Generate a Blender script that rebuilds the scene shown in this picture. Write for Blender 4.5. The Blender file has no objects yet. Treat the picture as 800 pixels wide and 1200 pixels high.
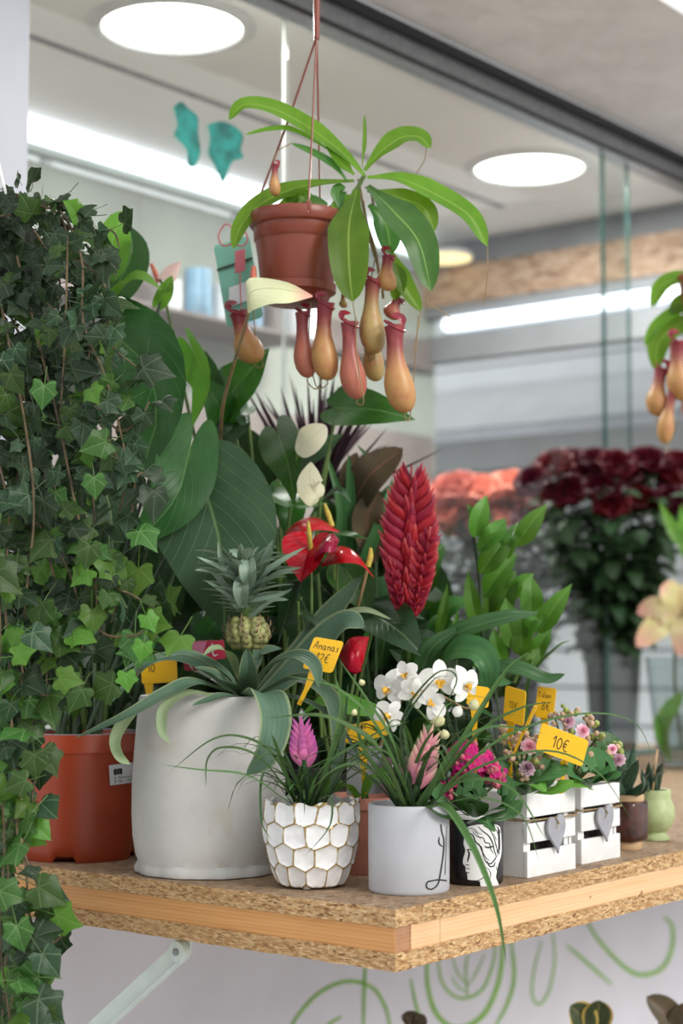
import bpy, bmesh, math, random
import numpy as np
from mathutils import Vector, Matrix, Euler
from mathutils.geometry import tessellate_polygon
random.seed(7)
S = bpy.context.scene
COL = S.collection
R = math.radians
# ------------------------------------------------------------------ camera
F = 2000.0                      # focal length in pixels of the 800x1200 frame
PITCH = math.atan(150/F)
CAMZ = 1.37
cd = bpy.data.cameras.new('camera'); cam = bpy.data.objects.new('camera', cd); COL.objects.link(cam)
cam.location = (0, 0, CAMZ); cam.rotation_euler = (R(90)+PITCH, 0, 0)
cd.sensor_fit = 'VERTICAL'; cd.sensor_height = 36; cd.sensor_width = 24
cd.lens = F/1200*36
cd.clip_start = .05; cd.clip_end = 200
cd.dof.use_dof = True; cd.dof.focus_distance = 2.2; cd.dof.aperture_fstop = 3.4
S.camera = cam
# ------------------------------------------------------------------ world, exposure
w = bpy.data.worlds.new('sky'); S.world = w; w.use_nodes = True
nt = w.node_tree; nt.nodes.clear()
wo = nt.nodes.new('ShaderNodeOutputWorld'); bg = nt.nodes.new('ShaderNodeBackground')
tc = nt.nodes.new('ShaderNodeTexCoord'); sp = nt.nodes.new('ShaderNodeSeparateXYZ'); cr = nt.nodes.new('ShaderNodeValToRGB')
nt.links.new(tc.outputs['Generated'], sp.inputs[0]); nt.links.new(sp.outputs['Z'], cr.inputs[0])
cr.color_ramp.elements[0].position = 0; cr.color_ramp.elements[0].color = (.78, .79, .80, 1)
cr.color_ramp.elements[1].position = .6; cr.color_ramp.elements[1].color = (.97, .98, 1, 1)
nt.links.new(cr.outputs[0], bg.inputs['Color']); bg.inputs['Strength'].default_value = 1.2
nt.links.new(bg.outputs[0], wo.inputs[0])
sl = bpy.data.lights.new('sun', 'SUN'); sl.energy = 2.0; sl.angle = R(25); sl.color = (1, .96, .9)
so = bpy.data.objects.new('sun', sl); COL.objects.link(so)
so.rotation_euler = Vector((-.75, .65, -.55)).to_track_quat('-Z', 'Y').to_euler()
S.view_settings.view_transform = 'Standard'; S.view_settings.look = 'None'
S.view_settings.gamma = 1; S.view_settings.use_curve_mapping = False
S.view_settings.exposure = 0.1
# ------------------------------------------------------------------ coordinates
CP, SP = math.cos(PITCH), math.sin(PITCH)
def ray(px, py):
    a = (px-400)/F; b = (600-py)/F
    return np.array([a, CP-b*SP, SP+b*CP])
def P(px, py, Y):
    d = ray(px, py); d = d*(Y/d[1]); d[2] += CAMZ; return d
def PP(pts, Y=None): return [P(*p) if len(p) == 3 else P(p[0], p[1], Y) for p in pts]
TH = R(38.5)
U = np.array([math.sin(TH), math.cos(TH), 0.]); Vv = np.array([-math.cos(TH), math.sin(TH), 0.])
K0 = P(463, 1066, 2.0); CT = K0[2]                # near corner of the counter, its top height
def W(t, s, z): p = K0 + U*t + Vv*s; return np.array([p[0], p[1], z])
def onplane_s(s, off=0):                           # cast a pixel on the vertical plane s = const
    def f(px, py):
        d = ray(px, py); o = np.array([0, 0, CAMZ]); k = ((s-off) - np.dot(o-K0, Vv)*1.0 )
        k = ((s-off) - np.dot((o-K0), Vv))/np.dot(d, Vv); return o+d*k
    return f
def ontop(px, py, z=None):
    z = CT if z is None else z
    d = ray(px, py); k = (z-CAMZ)/d[2]; return np.array([0, 0, CAMZ])+d*k
def oncyl(cx, cy, r):
    def f(px, py):
        d = ray(px, py); a = d[0]**2+d[1]**2; b = -2*(d[0]*cx+d[1]*cy); c = cx*cx+cy*cy-r*r
        D = max(b*b-4*a*c, 0); k = (-b-math.sqrt(D))/(2*a); return np.array([0, 0, CAMZ])+d*k
    return f
def nz(v):
    v = np.asarray(v, float); n = np.linalg.norm(v); return v/n if n > 1e-9 else np.array([0, 0, 1.])
# ------------------------------------------------------------------ scene helpers
BASE = {}
def thing(name, label, cat, loc, group=None, kind=None):
    o = bpy.data.objects.new(name, None); COL.objects.link(o); o.location = loc; o.empty_display_size = .02
    if kind: o['kind'] = kind
    else: o['label'] = label; o['category'] = cat
    if group: o['group'] = group
    BASE[o.name] = np.array(loc, float); return o
def mesh(name, V, Fc, uv=None, smooth=True, mats=()):
    me = bpy.data.meshes.new(name); me.from_pydata([tuple(map(float, v)) for v in V], [], Fc)
    if uv is not None:
        l = me.uv_layers.new(name='UVMap'); idx = np.empty(len(me.loops), int); me.loops.foreach_get('vertex_index', idx)
        l.data.foreach_set('uv', np.asarray(uv, float)[idx].ravel())
    if smooth: me.polygons.foreach_set('use_smooth', [True]*len(me.polygons))
    for m in (mats if isinstance(mats, (list, tuple)) else (mats,)): me.materials.append(m)
    me.set_sharp_from_angle(angle=R(48)) if smooth else None; me.update(); return me
def mk(name, g, mat, parent=None, smooth=True, label=None, cat=None, group=None, kind=None, loc=None):
    V, Fc, uv = g if len(g) == 3 else (g[0], g[1], None)
    V = np.asarray(V, float)
    b = BASE[parent.name] if parent is not None else (np.array(loc, float) if loc is not None else np.array([V[:, 0].mean(), V[:, 1].mean(), V[:, 2].min()]))
    me = mesh(name, V-b, Fc, uv, smooth, mat)
    o = bpy.data.objects.new(name, me); COL.objects.link(o)
    if parent is not None: o.parent = parent
    else: o.location = b
    if label: o['label'] = label
    if cat: o['category'] = cat
    if group: o['group'] = group
    if kind: o['kind'] = kind
    BASE[o.name] = b; return o
def join(gs):
    V = []; Fc = []; UV = []; n = 0
    for g in gs:
        v = np.asarray(g[0], float); V.append(v); Fc += [[i+n for i in f] for f in g[1]]
        UV.append(np.asarray(g[2]) if len(g) == 3 and g[2] is not None else np.zeros((len(v), 2))); n += len(v)
    return np.vstack(V), Fc, np.vstack(UV)
def xf(g, M):
    V = np.asarray(g[0], float); A = np.array(M); V = V @ A[:3, :3].T + A[:3, 3]
    return (V,)+tuple(g[1:])
def catmull(p, n):
    p = np.asarray(p, float); k = len(p)
    if k == 2: return np.array([p[0]+(p[1]-p[0])*i/(n-1) for i in range(n)])
    q = np.vstack([2*p[0]-p[1], p, 2*p[-1]-p[-2]]); out = []
    for i in range(n):
        x = i/(n-1)*(k-1); a = min(int(x), k-2); t = x-a; p0, p1, p2, p3 = q[a:a+4]
        out.append(.5*((2*p1)+(-p0+p2)*t+(2*p0-5*p1+4*p2-p3)*t*t+(-p0+3*p1-3*p2+p3)*t**3))
    return np.array(out)
def tang(C):
    T = np.gradient(C, axis=0); return T/np.maximum(np.linalg.norm(T, axis=1, keepdims=True), 1e-9)
def tube(pts, r, n=6, k=None, cap=True):
    k = k or max(4, (len(pts)-1)*4+1); C = catmull(pts, k); T = tang(C)
    rr = np.interp(np.linspace(0, 1, k), np.linspace(0, 1, len(r)), r) if hasattr(r, '__len__') else np.full(k, r)
    N = nz(np.cross(T[0], [0.3, .2, 1.])); V = []; Fc = []; UV = []
    for i in range(k):
        N = nz(N-T[i]*np.dot(N, T[i])); B = np.cross(T[i], N)
        for j in range(n):
            a = 2*math.pi*j/n; V.append(C[i]+(N*math.cos(a)+B*math.sin(a))*rr[i]); UV.append((i/(k-1), j/n))
    for i in range(k-1):
        for j in range(n): a = i*n+j; b = i*n+(j+1) % n; Fc.append([a, b, b+n, a+n])
    if cap: Fc.append(list(range(n))[::-1]); Fc.append([(k-1)*n+j for j in range(n)])
    return np.array(V), Fc, np.array(UV)
def lathe(prof, c, n=48, axis=None, close=True, wob=0):
    V = []; Fc = []; UV = []; k = len(prof); c = np.asarray(c, float)
    Z = nz(axis) if axis is not None else np.array([0, 0, 1.]); X = nz(np.cross(Z, [.1, 1, .05])); Yv = np.cross(Z, X)
    for i, (r, z) in enumerate(prof):
        for j in range(n):
            a = 2*math.pi*j/n; q = r*(1+wob*math.sin(3*a+z*40)+wob*.6*math.sin(5*a+1))
            V.append(c+X*math.cos(a)*q+Yv*math.sin(a)*q+Z*z); UV.append((i/(k-1), j/n))
    for i in range(k-1):
        for j in range(n): a = i*n+j; b = i*n+(j+1) % n; Fc.append([a, b, b+n, a+n])
    if close:
        if prof[0][0] > 1e-5: Fc.append(list(range(n))[::-1])
        if prof[-1][0] > 1e-5: Fc.append([(k-1)*n+j for j in range(n)])
    return np.array(V), Fc, np.array(UV)
def obox(o, ax, ay, az, bev=0):                    # box from a corner and three edge vectors
    o = np.asarray(o, float); ax, ay, az = map(lambda q: np.asarray(q, float), (ax, ay, az))
    if np.dot(np.cross(ax, ay), az) < 0: o = o+ax; ax = -ax
    bm = bmesh.new(); vs = [bm.verts.new(o+ax*i+ay*j+az*k) for k in (0, 1) for j in (0, 1) for i in (0, 1)]
    for f in ((0, 2, 3, 1), (4, 5, 7, 6), (0, 1, 5, 4), (2, 6, 7, 3), (0, 4, 6, 2), (1, 3, 7, 5)): bm.faces.new([vs[i] for i in f])
    if bev: bmesh.ops.bevel(bm, geom=bm.edges[:], offset=bev, segments=2, profile=.5, affect='EDGES')
    bm.verts.ensure_lookup_table(); bm.verts.index_update()
    r = (np.array([v.co[:] for v in bm.verts]), [[v.index for v in f.verts] for f in bm.faces]); bm.free(); return r
def tsbox(t0, t1, s0, s1, z0, z1, bev=0):
    return obox(W(t0, s0, z0), U*(t1-t0), Vv*(s1-s0), [0, 0, z1-z0], bev)
def prism(pts2, o, ex, ey, d, bev=0):              # polygon in plane (ex,ey) extruded by vector d
    o = np.asarray(o, float); ex = np.asarray(ex, float); ey = np.asarray(ey, float); d = np.asarray(d, float)
    bm = bmesh.new(); vs = [bm.verts.new(o+ex*x+ey*y) for x, y in pts2]; f = bm.faces.new(vs)
    e = bmesh.ops.extrude_face_region(bm, geom=[f]); nv = [x for x in e['geom'] if isinstance(x, bmesh.types.BMVert)]
    for v in nv: v.co += Vector(d)
    bmesh.ops.recalc_face_normals(bm, faces=bm.faces[:])
    if bev: bmesh.ops.bevel(bm, geom=[x for x in bm.edges if len(x.link_faces) == 2 and x.calc_face_angle(0) > .8], offset=bev, segments=2, profile=.5, affect='EDGES')
    bmesh.ops.triangulate(bm, faces=[q for q in bm.faces if len(q.verts) > 4])
    bm.verts.index_update(); r = (np.array([v.co[:] for v in bm.verts]), [[v.index for v in q.verts] for q in bm.faces]); bm.free(); return r
def rrect(w_, h_, r, n=5):
    out = []
    for cx, cy, a0 in ((w_-r, h_-r, 0), (r, h_-r, 90), (r, r, 180), (w_-r, r, 270)):
        for i in range(n+1): a = R(a0+90*i/n); out.append((cx+r*math.cos(a), cy+r*math.sin(a)))
    return out
def ribbon(pts, w_, cast, k=None, taper=True):     # painted stroke lying on a real surface
    k = k or len(pts)*5; C = catmull([(x, y, 0) for x, y in pts], k); T = tang(C); V = []; Fc = []
    for i in range(k):
        q = w_ if not taper else w_*(.35+.65*math.sin(math.pi*min(max(i/(k-1), .04), .96))**.5)
        n = np.array([-T[i][1], T[i][0]]); V += [cast(C[i][0]-n[0]*q/2, C[i][1]-n[1]*q/2), cast(C[i][0]+n[0]*q/2, C[i][1]+n[1]*q/2)]
    for i in range(k-1): a = 2*i; Fc.append([a, a+1, a+3, a+2])
    return np.array(V), Fc
# ------------------------------------------------------------------ leaves
PR = {
 'lance': lambda t: max(math.sin(math.pi*min(t**.75, 1)), 0)**.85+.02*(1-t),
 'oval': lambda t: max(math.sin(math.pi*t), 0)**.6+.02*(1-t),
 'strap': lambda t: min(1, .45+t*2)*max(1-t**3.2, 0)**.8,
 'grass': lambda t: (1-.25*t)*max(1-t**2.5, 0)**.8,
 'spike': lambda t: max(1-t, 0)**.8*(.8+.6*t),
 'quill': lambda t: (.75+.5*t)*max(1-t**1.6, 0)**.9,
 'nep': lambda t: (.18+.82*min(1, t*2.6)**1.5)*max(1-t**5, 0)**.7,
 'bract': lambda t: (.5+1.1*t)*max(1-t**2, 0)**.75,
 'croc': lambda t: max(1-t, 0)**.65*(.75+.9*t),
}
def blade(pts, hw, prof='lance', N=None, fold=.25, n=14, m=4, twist=0, wave=0):
    C = catmull(pts, n+1); T = tang(C); N = np.array([0, -1, .35]) if N is None else np.asarray(N, float)
    f = PR[prof]; V = []; Fc = []; UV = []; ph = random.uniform(0, 6)
    for i in range(n+1):
        t = i/n; L = nz(np.cross(T[i], N)); M_ = np.cross(L, T[i])
        if twist: a = twist*t; L, M_ = L*math.cos(a)+M_*math.sin(a), M_*math.cos(a)-L*math.sin(a)
        q = hw*f(t)
        for j in range(m+1):
            v = -1+2*j/m; V.append(C[i]+L*v*q+M_*(fold*q*(abs(v)-.4)+wave*q*abs(v)*math.sin(t*14+ph+v))); UV.append((t, .5+.5*v))
    for i in range(n):
        for j in range(m): a = i*(m+1)+j; Fc.append([a, a+1, a+m+2, a+m+1])
    return np.array(V), Fc, np.array(UV)
def outl(half, n):
    c = catmull([(a, b, 0) for a, b in half], n); r = [(p[0], p[1]) for p in c]
    return r+[(a, -b) for a, b in r[-2:0:-1]]
HEART = outl([(-.03, 0), (-.16, .05), (-.30, .20), (-.33, .42), (-.22, .72), (.02, .94), (.30, .97), (.58, .74), (.82, .36), (.95, .08), (1, 0)], 26)
ANTH = outl([(-.02, 0), (-.14, .10), (-.22, .35), (-.14, .70), (.08, .95), (.35, .95), (.62, .68), (.85, .27), (1, 0)], 22)
OVAL = outl([(0, 0), (.03, .3), (.2, .8), (.5, 1), (.78, .8), (.95, .35), (1, 0)], 16)
LEAFLET = outl([(0, 0), (.04, .30), (.18, .78), (.40, 1), (.66, .76), (.87, .30), (1, 0)], 16)
SPADE = outl([(0, 0), (-.05, .3), (.05, .8), (.35, 1), (.7, .7), (.9, .3), (1, 0)], 16)
def heart(pts, hw, out=HEART, N=None, fold=.18, rings=6, cup=0, wave=.03, quilt=.0, curl=0):
    C = catmull(pts, 24); T = tang(C); N = np.array([0, -1, .2]) if N is None else np.asarray(N, float)
    seg = np.linalg.norm(np.diff(C, axis=0), axis=1); L0 = seg.sum(); cum = np.concatenate([[0], np.cumsum(seg)])/L0
    ph = random.uniform(0, 6)
    def pt(u, v):
        if u <= 0: c = C[0]+T[0]*u*L0; t = T[0]
        else: c = np.array([np.interp(u, cum, C[:, i]) for i in range(3)]); t = nz([np.interp(u, cum, T[:, i]) for i in range(3)])
        L = nz(np.cross(t, N)); M_ = np.cross(L, t); a = abs(v)
        h = fold*a - cup*a*a + curl*a**3 + wave*a*math.sin(u*9+ph+v) + quilt*math.sin((u-a*.5)*22)*a*(1-a)
        return c+L*v*hw+M_*h*hw
    V = [pt(0, 0)]; UV = [(0, .5)]; n = len(out)
    for k in range(1, rings+1):
        q = (k/rings)**.9
        for (u, v) in out: V.append(pt(u*q, v*q)); UV.append((u*q, .5+.5*v*q))
    Fc = [[0, 1+j, 1+(j+1) % n] for j in range(n)]
    for k in range(rings-1):
        for j in range(n): a = 1+k*n+j; b = 1+k*n+(j+1) % n; Fc.append([a, a+n, b+n, b])
    return np.array(V), Fc, np.array(UV)
def ws(px, Y): return px/2*Y/F                      # half width in metres of a width in pixels
# ------------------------------------------------------------------ materials
def N_(nt, t, **k):
    n = nt.nodes.new(t)
    for a, b in k.items(): setattr(n, a, b)
    return n
def newmat(name):
    m = bpy.data.materials.new(name); m.use_nodes = True; nt = m.node_tree; nt.nodes.clear()
    out = nt.nodes.new('ShaderNodeOutputMaterial'); b = nt.nodes.new('ShaderNodeBsdfPrincipled'); nt.links.new(b.outputs[0], out.inputs[0])
    return m, nt, b, out
def mixc(nt, f, a, b, mode='MIX'):
    n = nt.nodes.new('ShaderNodeMix'); n.data_type = 'RGBA'; n.blend_type = mode
    for s, v in ((n.inputs[0], f), (n.inputs[6], a), (n.inputs[7], b)):
        if hasattr(v, 'is_linked'): nt.links.new(v, s)
        else: s.default_value = v if not isinstance(v, tuple) else (*v[:3], 1)
    return n.outputs[2]
def math_(nt, op, a, b=None, clamp=False):
    n = nt.nodes.new('ShaderNodeMath'); n.operation = op; n.use_clamp = clamp
    for i, v in enumerate((a, b)):
        if v is None: continue
        if hasattr(v, 'is_linked'): nt.links.new(v, n.inputs[i])
        else: n.inputs[i].default_value = v
    return n.outputs[0]
def rng(nt, v, a, b, c=0, d=1):
    n = nt.nodes.new('ShaderNodeMapRange'); n.interpolation_type = 'SMOOTHSTEP'; nt.links.new(v, n.inputs[0])
    for i, x in zip((1, 2, 3, 4), (a, b, c, d)): n.inputs[i].default_value = x
    return n.outputs[0]
def noise(nt, scale, detail=3, vec=None, dist=0, rough=.5):
    n = nt.nodes.new('ShaderNodeTexNoise'); n.inputs['Scale'].default_value = scale; n.inputs['Detail'].default_value = detail
    n.inputs['Distortion'].default_value = dist; n.inputs['Roughness'].default_value = rough
    if vec is not None: nt.links.new(vec, n.inputs['Vector'])
    return n.outputs[0]
def objco(nt, scale=(1, 1, 1), rotz=0):
    t = nt.nodes.new('ShaderNodeTexCoord'); r = nt.nodes.new('ShaderNodeMapping'); r.inputs['Rotation'].default_value = (0, 0, rotz)
    s = nt.nodes.new('ShaderNodeMapping'); s.inputs['Scale'].default_value = scale
    nt.links.new(t.outputs['Object'], r.inputs[0]); nt.links.new(r.outputs[0], s.inputs[0]); return s.outputs[0]
def bump(nt, b, h, strength=.3, dist=.002):
    n = nt.nodes.new('ShaderNodeBump'); n.inputs['Strength'].default_value = strength; n.inputs['Distance'].default_value = dist
    nt.links.new(h, n.inputs['Height']); nt.links.new(n.outputs[0], b.inputs['Normal'])
def plain(name, col, rough=.5, var=.12, scale=25, bmp=0, metal=0, spec=.5, coat=0, stain=None, bscale=None, bdist=.001):
    m, nt, b, out = newmat(name); v = objco(nt)
    f = noise(nt, scale, 4, v)
    c2 = tuple(max(0, x*(1-var*2)) for x in col)
    c = mixc(nt, rng(nt, f, .3, .7), col, c2)
    if stain: c = mixc(nt, rng(nt, noise(nt, stain[1], 5, v, .5), stain[2], stain[2]+.15), c, stain[0])
    nt.links.new(c, b.inputs['Base Color']); b.inputs['Roughness'].default_value = rough; b.inputs['Metallic'].default_value = metal
    b.inputs['Specular IOR Level'].default_value = spec; b.inputs['Coat Weight'].default_value = coat; b.inputs['Coat Roughness'].default_value = .08
    if bmp: bump(nt, b, noise(nt, bscale or scale*4, 5, v), bmp, bdist)
    return m
def ivymat(name, c1, c2, vein, vs=.6, trans=.22, rough=.42):
    m, nt, b, out = newmat(name); uv = N_(nt, 'ShaderNodeUVMap'); s = N_(nt, 'ShaderNodeSeparateXYZ'); nt.links.new(uv.outputs[0], s.inputs[0])
    y = math_(nt, 'ABSOLUTE', math_(nt, 'MULTIPLY', math_(nt, 'SUBTRACT', s.outputs[1], .5), 1.3)); x = math_(nt, 'ADD', s.outputs[0], .02)
    th = math_(nt, 'ARCTAN2', y, x); r = math_(nt, 'SQRT', math_(nt, 'ADD', math_(nt, 'MULTIPLY', x, x), math_(nt, 'MULTIPLY', y, y)))
    d = None
    for a in (0, .85, 1.95):
        q = math_(nt, 'MULTIPLY', math_(nt, 'ABSOLUTE', math_(nt, 'SUBTRACT', th, a)), r); d = q if d is None else math_(nt, 'MINIMUM', d, q)
    k = rng(nt, d, .006, .030, 1, 0); v = objco(nt); oi = N_(nt, 'ShaderNodeObjectInfo')
    vo = N_(nt, 'ShaderNodeTexVoronoi'); vo.feature = 'DISTANCE_TO_EDGE'; vo.inputs['Scale'].default_value = 7; nt.links.new(uv.outputs[0], vo.inputs['Vector'])
    k2 = rng(nt, vo.outputs[0], .0, .05, .35, 0)
    c = mixc(nt, rng(nt, noise(nt, 30, 4, v), .3, .7), c1, c2); c = mixc(nt, math_(nt, 'MULTIPLY', math_(nt, 'MAXIMUM', k, k2), vs), c, vein)
    hv = N_(nt, 'ShaderNodeHueSaturation'); nt.links.new(c, hv.inputs['Color']); nt.links.new(rng(nt, oi.outputs['Random'], 0, 1, .6, 1.3), hv.inputs['Value']); nt.links.new(rng(nt, oi.outputs['Random'], 0, 1, .485, .515), hv.inputs['Hue'])
    nt.links.new(hv.outputs[0], b.inputs['Base Color']); b.inputs['Roughness'].default_value = rough; b.inputs['Specular IOR Level'].default_value = .3
    bump(nt, b, k, .4, -.001)
    tr = N_(nt, 'ShaderNodeBsdfTranslucent'); nt.links.new(mixc(nt, .5, hv.outputs[0], (c1[0]*1.8+.03, c1[1]*1.8+.03, c1[2]*.6)), tr.inputs[0])
    mx = N_(nt, 'ShaderNodeMixShader'); mx.inputs[0].default_value = trans; nt.links.new(b.outputs[0], mx.inputs[1]); nt.links.new(tr.outputs[0], mx.inputs[2]); nt.links.new(mx.outputs[0], out.inputs[0])
    return m
def leafmat(name, c1, c2, vein=None, rough=.42, trans=.28, nv=7, slant=.5, mid=.035, vs=.35, bm=.3, back=None, grow=None, par=0, edge=None, spec=.25):
    m, nt, b, out = newmat(name)
    uv = N_(nt, 'ShaderNodeUVMap'); s = N_(nt, 'ShaderNodeSeparateXYZ'); nt.links.new(uv.outputs[0], s.inputs[0])
    u = s.outputs[0]; av = math_(nt, 'MULTIPLY', math_(nt, 'ABSOLUTE', math_(nt, 'SUBTRACT', s.outputs[1], .5)), 2)
    oi = N_(nt, 'ShaderNodeObjectInfo'); v = objco(nt)
    c = mixc(nt, rng(nt, noise(nt, 22, 4, v), .3, .7), c1, c2)
    if grow: c = mixc(nt, rng(nt, u, grow[1], grow[2]), c, grow[0])
    if edge: c = mixc(nt, rng(nt, av, .75, .95), c, edge)
    hv = N_(nt, 'ShaderNodeHueSaturation'); nt.links.new(c, hv.inputs['Color'])
    nt.links.new(rng(nt, oi.outputs['Random'], 0, 1, .72, 1.25), hv.inputs['Value'])
    nt.links.new(rng(nt, oi.outputs['Random'], 0, 1, .49, .51), hv.inputs['Hue']); c = hv.outputs[0]
    hgt = None
    if vein:
        mm = rng(nt, av, mid*.5, mid*1.3, 1, 0)
        if nv:
            w_ = math_(nt, 'ADD', math_(nt, 'SUBTRACT', math_(nt, 'MULTIPLY', u, nv), math_(nt, 'MULTIPLY', av, slant*nv)), 50)
            fr = math_(nt, 'ABSOLUTE', math_(nt, 'SUBTRACT', math_(nt, 'FRACT', w_), .5))
            sv = rng(nt, fr, .0, .075, 1, 0); hgt = sv
            c = mixc(nt, math_(nt, 'MULTIPLY', sv, vs), c, vein)
        c = mixc(nt, math_(nt, 'MULTIPLY', mm, .8), c, vein)
    if par:
        st = N_(nt, 'ShaderNodeTexWave'); st.bands_direction = 'Y'; st.inputs['Scale'].default_value = par; st.inputs['Distortion'].default_value = .3
        nt.links.new(uv.outputs[0], st.inputs[0]); c = mixc(nt, math_(nt, 'MULTIPLY', st.outputs[1], .22), c, tuple(min(1, x*1.9) for x in c1)); hgt = st.outputs[1]
    nt.links.new(c, b.inputs['Base Color']); b.inputs['Roughness'].default_value = rough; b.inputs['Specular IOR Level'].default_value = spec
    if hgt is not None: bump(nt, b, hgt, bm, .0008)
    tr = N_(nt, 'ShaderNodeBsdfTranslucent'); nt.links.new(mixc(nt, .5, c, (c1[0]*1.8+.03, c1[1]*1.8+.03, c1[2]*.6)) if c1[1] > c1[0]*1.3 else c, tr.inputs[0])
    mx = N_(nt, 'ShaderNodeMixShader'); mx.inputs[0].default_value = trans
    nt.links.new(b.outputs[0], mx.inputs[1]); nt.links.new(tr.outputs[0], mx.inputs[2]); nt.links.new(mx.outputs[0], out.inputs[0])
    return m
def emit(name, col, st):
    m, nt, b, out = newmat(name); b.inputs['Base Color'].default_value = (*col, 1); b.inputs['Emission Color'].default_value = (*col, 1); b.inputs['Emission Strength'].default_value = st
    return m
def glassmat(name, tint=(.93, .97, .95), ior=1.45, k=1.0, rough=0.0):
    m, nt, b, out = newmat(name); nt.nodes.remove(b)
    t = N_(nt, 'ShaderNodeBsdfTransparent'); t.inputs[0].default_value = (*tint, 1); g = N_(nt, 'ShaderNodeBsdfGlossy'); g.inputs['Roughness'].default_value = rough
    fr = N_(nt, 'ShaderNodeFresnel'); ge = N_(nt, 'ShaderNodeNewGeometry'); mr = N_(nt, 'ShaderNodeMapRange')
    nt.links.new(ge.outputs['Backfacing'], mr.inputs[0]); mr.inputs[3].default_value = ior; mr.inputs[4].default_value = 1/ior; nt.links.new(mr.outputs[0], fr.inputs[0]); mx = N_(nt, 'ShaderNodeMixShader')
    nt.links.new(math_(nt, 'MULTIPLY', fr.outputs[0], k, True), mx.inputs[0]); nt.links.new(t.outputs[0], mx.inputs[1]); nt.links.new(g.outputs[0], mx.inputs[2]); nt.links.new(mx.outputs[0], out.inputs[0])
    return m
def osb(name, cols, sc, bm=.6, rough=.8):
    m, nt, b, out = newmat(name); v = objco(nt, sc, -(math.pi/2-TH))
    vo = N_(nt, 'ShaderNodeTexVoronoi'); vo.inputs['Scale'].default_value = 1; nt.links.new(v, vo.inputs['Vector'])
    vo.inputs['Randomness'].default_value = 1
    s = N_(nt, 'ShaderNodeSeparateColor'); nt.links.new(vo.outputs['Color'], s.inputs[0])
    r = N_(nt, 'ShaderNodeValToRGB'); e = r.color_ramp.elements; e[0].color = (*cols[0], 1); e[1].color = (*cols[-1], 1)
    for i, c in enumerate(cols[1:-1]): q = e.new((i+1)/(len(cols)-1)); q.color = (*c, 1)
    nt.links.new(s.outputs[0], r.inputs[0]); n1 = noise(nt, 2.2, 6, v, .4, .7)
    c = mixc(nt, rng(nt, n1, .35, .62), mixc(nt, .6, r.outputs[0], cols[0], 'MULTIPLY'), r.outputs[0])
    n2 = noise(nt, 3, 4, objco(nt)); c = mixc(nt, rng(nt, n2, .35, .7, 0, .5), c, tuple(x*.75 for x in cols[1]))
    nt.links.new(c, b.inputs['Base Color']); b.inputs['Roughness'].default_value = rough
    bump(nt, b, math_(nt, 'ADD', s.outputs[1], n1), bm, .002); return m
def woodm(name, c1, c2, along='t', rough=.6):
    m, nt, b, out = newmat(name); sc = (3, 60, 60) if along == 't' else (60, 3, 60)
    v = objco(nt, sc, -(math.pi/2-TH)); n = noise(nt, 1.2, 5, v, .8)
    w_ = N_(nt, 'ShaderNodeTexWave'); w_.bands_direction = 'Z'; w_.inputs['Scale'].default_value = 1.1; w_.inputs['Distortion'].default_value = 3; nt.links.new(v, w_.inputs[0])
    c = mixc(nt, rng(nt, math_(nt, 'ADD', math_(nt, 'MULTIPLY', n, .85), math_(nt, 'MULTIPLY', w_.outputs[1], .15)), .25, .85), c1, c2)
    nt.links.new(c, b.inputs['Base Color']); b.inputs['Roughness'].default_value = rough; bump(nt, b, w_.outputs[1], .15, .001); return m
G = lambda *a: a
M = {}
M['ivy_dark'] = leafmat('ivy_dark_leaf', (.018, .048, .022), (.038, .080, .040), (.16, .24, .14), .5, .2, 3, 1.1, .05, .45)
M['ivy_mid'] = leafmat('ivy_green_leaf', (.034, .105, .022), (.060, .15, .032), (.25, .38, .16), .45, .28, 3, 1.1, .05, .4)
M['ivy_light'] = leafmat('ivy_young_leaf', (.085, .22, .030), (.13, .28, .045), (.26, .40, .12), .4, .35, 3, 1.1, .05, .35)
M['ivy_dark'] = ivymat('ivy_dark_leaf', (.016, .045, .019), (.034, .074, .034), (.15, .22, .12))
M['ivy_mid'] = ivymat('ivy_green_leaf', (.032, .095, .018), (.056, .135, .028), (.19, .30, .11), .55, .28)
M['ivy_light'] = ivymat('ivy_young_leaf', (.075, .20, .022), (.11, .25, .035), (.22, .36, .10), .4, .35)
M['vine'] = plain('vine_stem', (.17, .12, .06), .7, .3, 60)
M['stem_green'] = plain('green_stem', (.13, .22, .05), .5, .2, 40)
M['stem_dark'] = plain('dark_green_stem', (.035, .08, .025), .5, .3, 40)
M['stem_tan'] = plain('tan_flower_stem', (.30, .20, .09), .5, .2, 40)
M['philo'] = leafmat('philodendron_leaf', (.016, .058, .013), (.026, .085, .020), (.10, .20, .06), .38, .16, 6, .75, .022, .22, .5)
M['philo_grey'] = leafmat('philodendron_dull_leaf', (.028, .066, .030), (.042, .088, .042), (.12, .20, .08), .5, .12, 6, .75, .022, .30, .6)
M['philo_light'] = leafmat('philodendron_light_leaf', (.09, .25, .035), (.13, .30, .05), (.24, .40, .12), .35, .35, 6, .7, .025, .2)
M['anth_leaf'] = leafmat('anthurium_leaf', (.022, .085, .012), (.040, .13, .022), (.12, .24, .07), .33, .2, 7, .6, .025, .25)
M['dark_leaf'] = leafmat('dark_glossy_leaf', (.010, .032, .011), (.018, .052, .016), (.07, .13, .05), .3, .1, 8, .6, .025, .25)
M['pine_leaf'] = leafmat('pineapple_leaf', (.060, .115, .072), (.090, .150, .098), None, .5, .12, par=2.2, edge=(.20, .24, .13))
M['pine_pale'] = leafmat('pineapple_pale_leaf', (.22, .30, .17), (.28, .34, .2), None, .5, .2, par=2.2)
M['crown'] = leafmat('pineapple_crown_leaf', (.19, .27, .21), (.27, .34, .27), None, .55, .1, par=1.5, edge=(.22, .30, .20))
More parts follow.
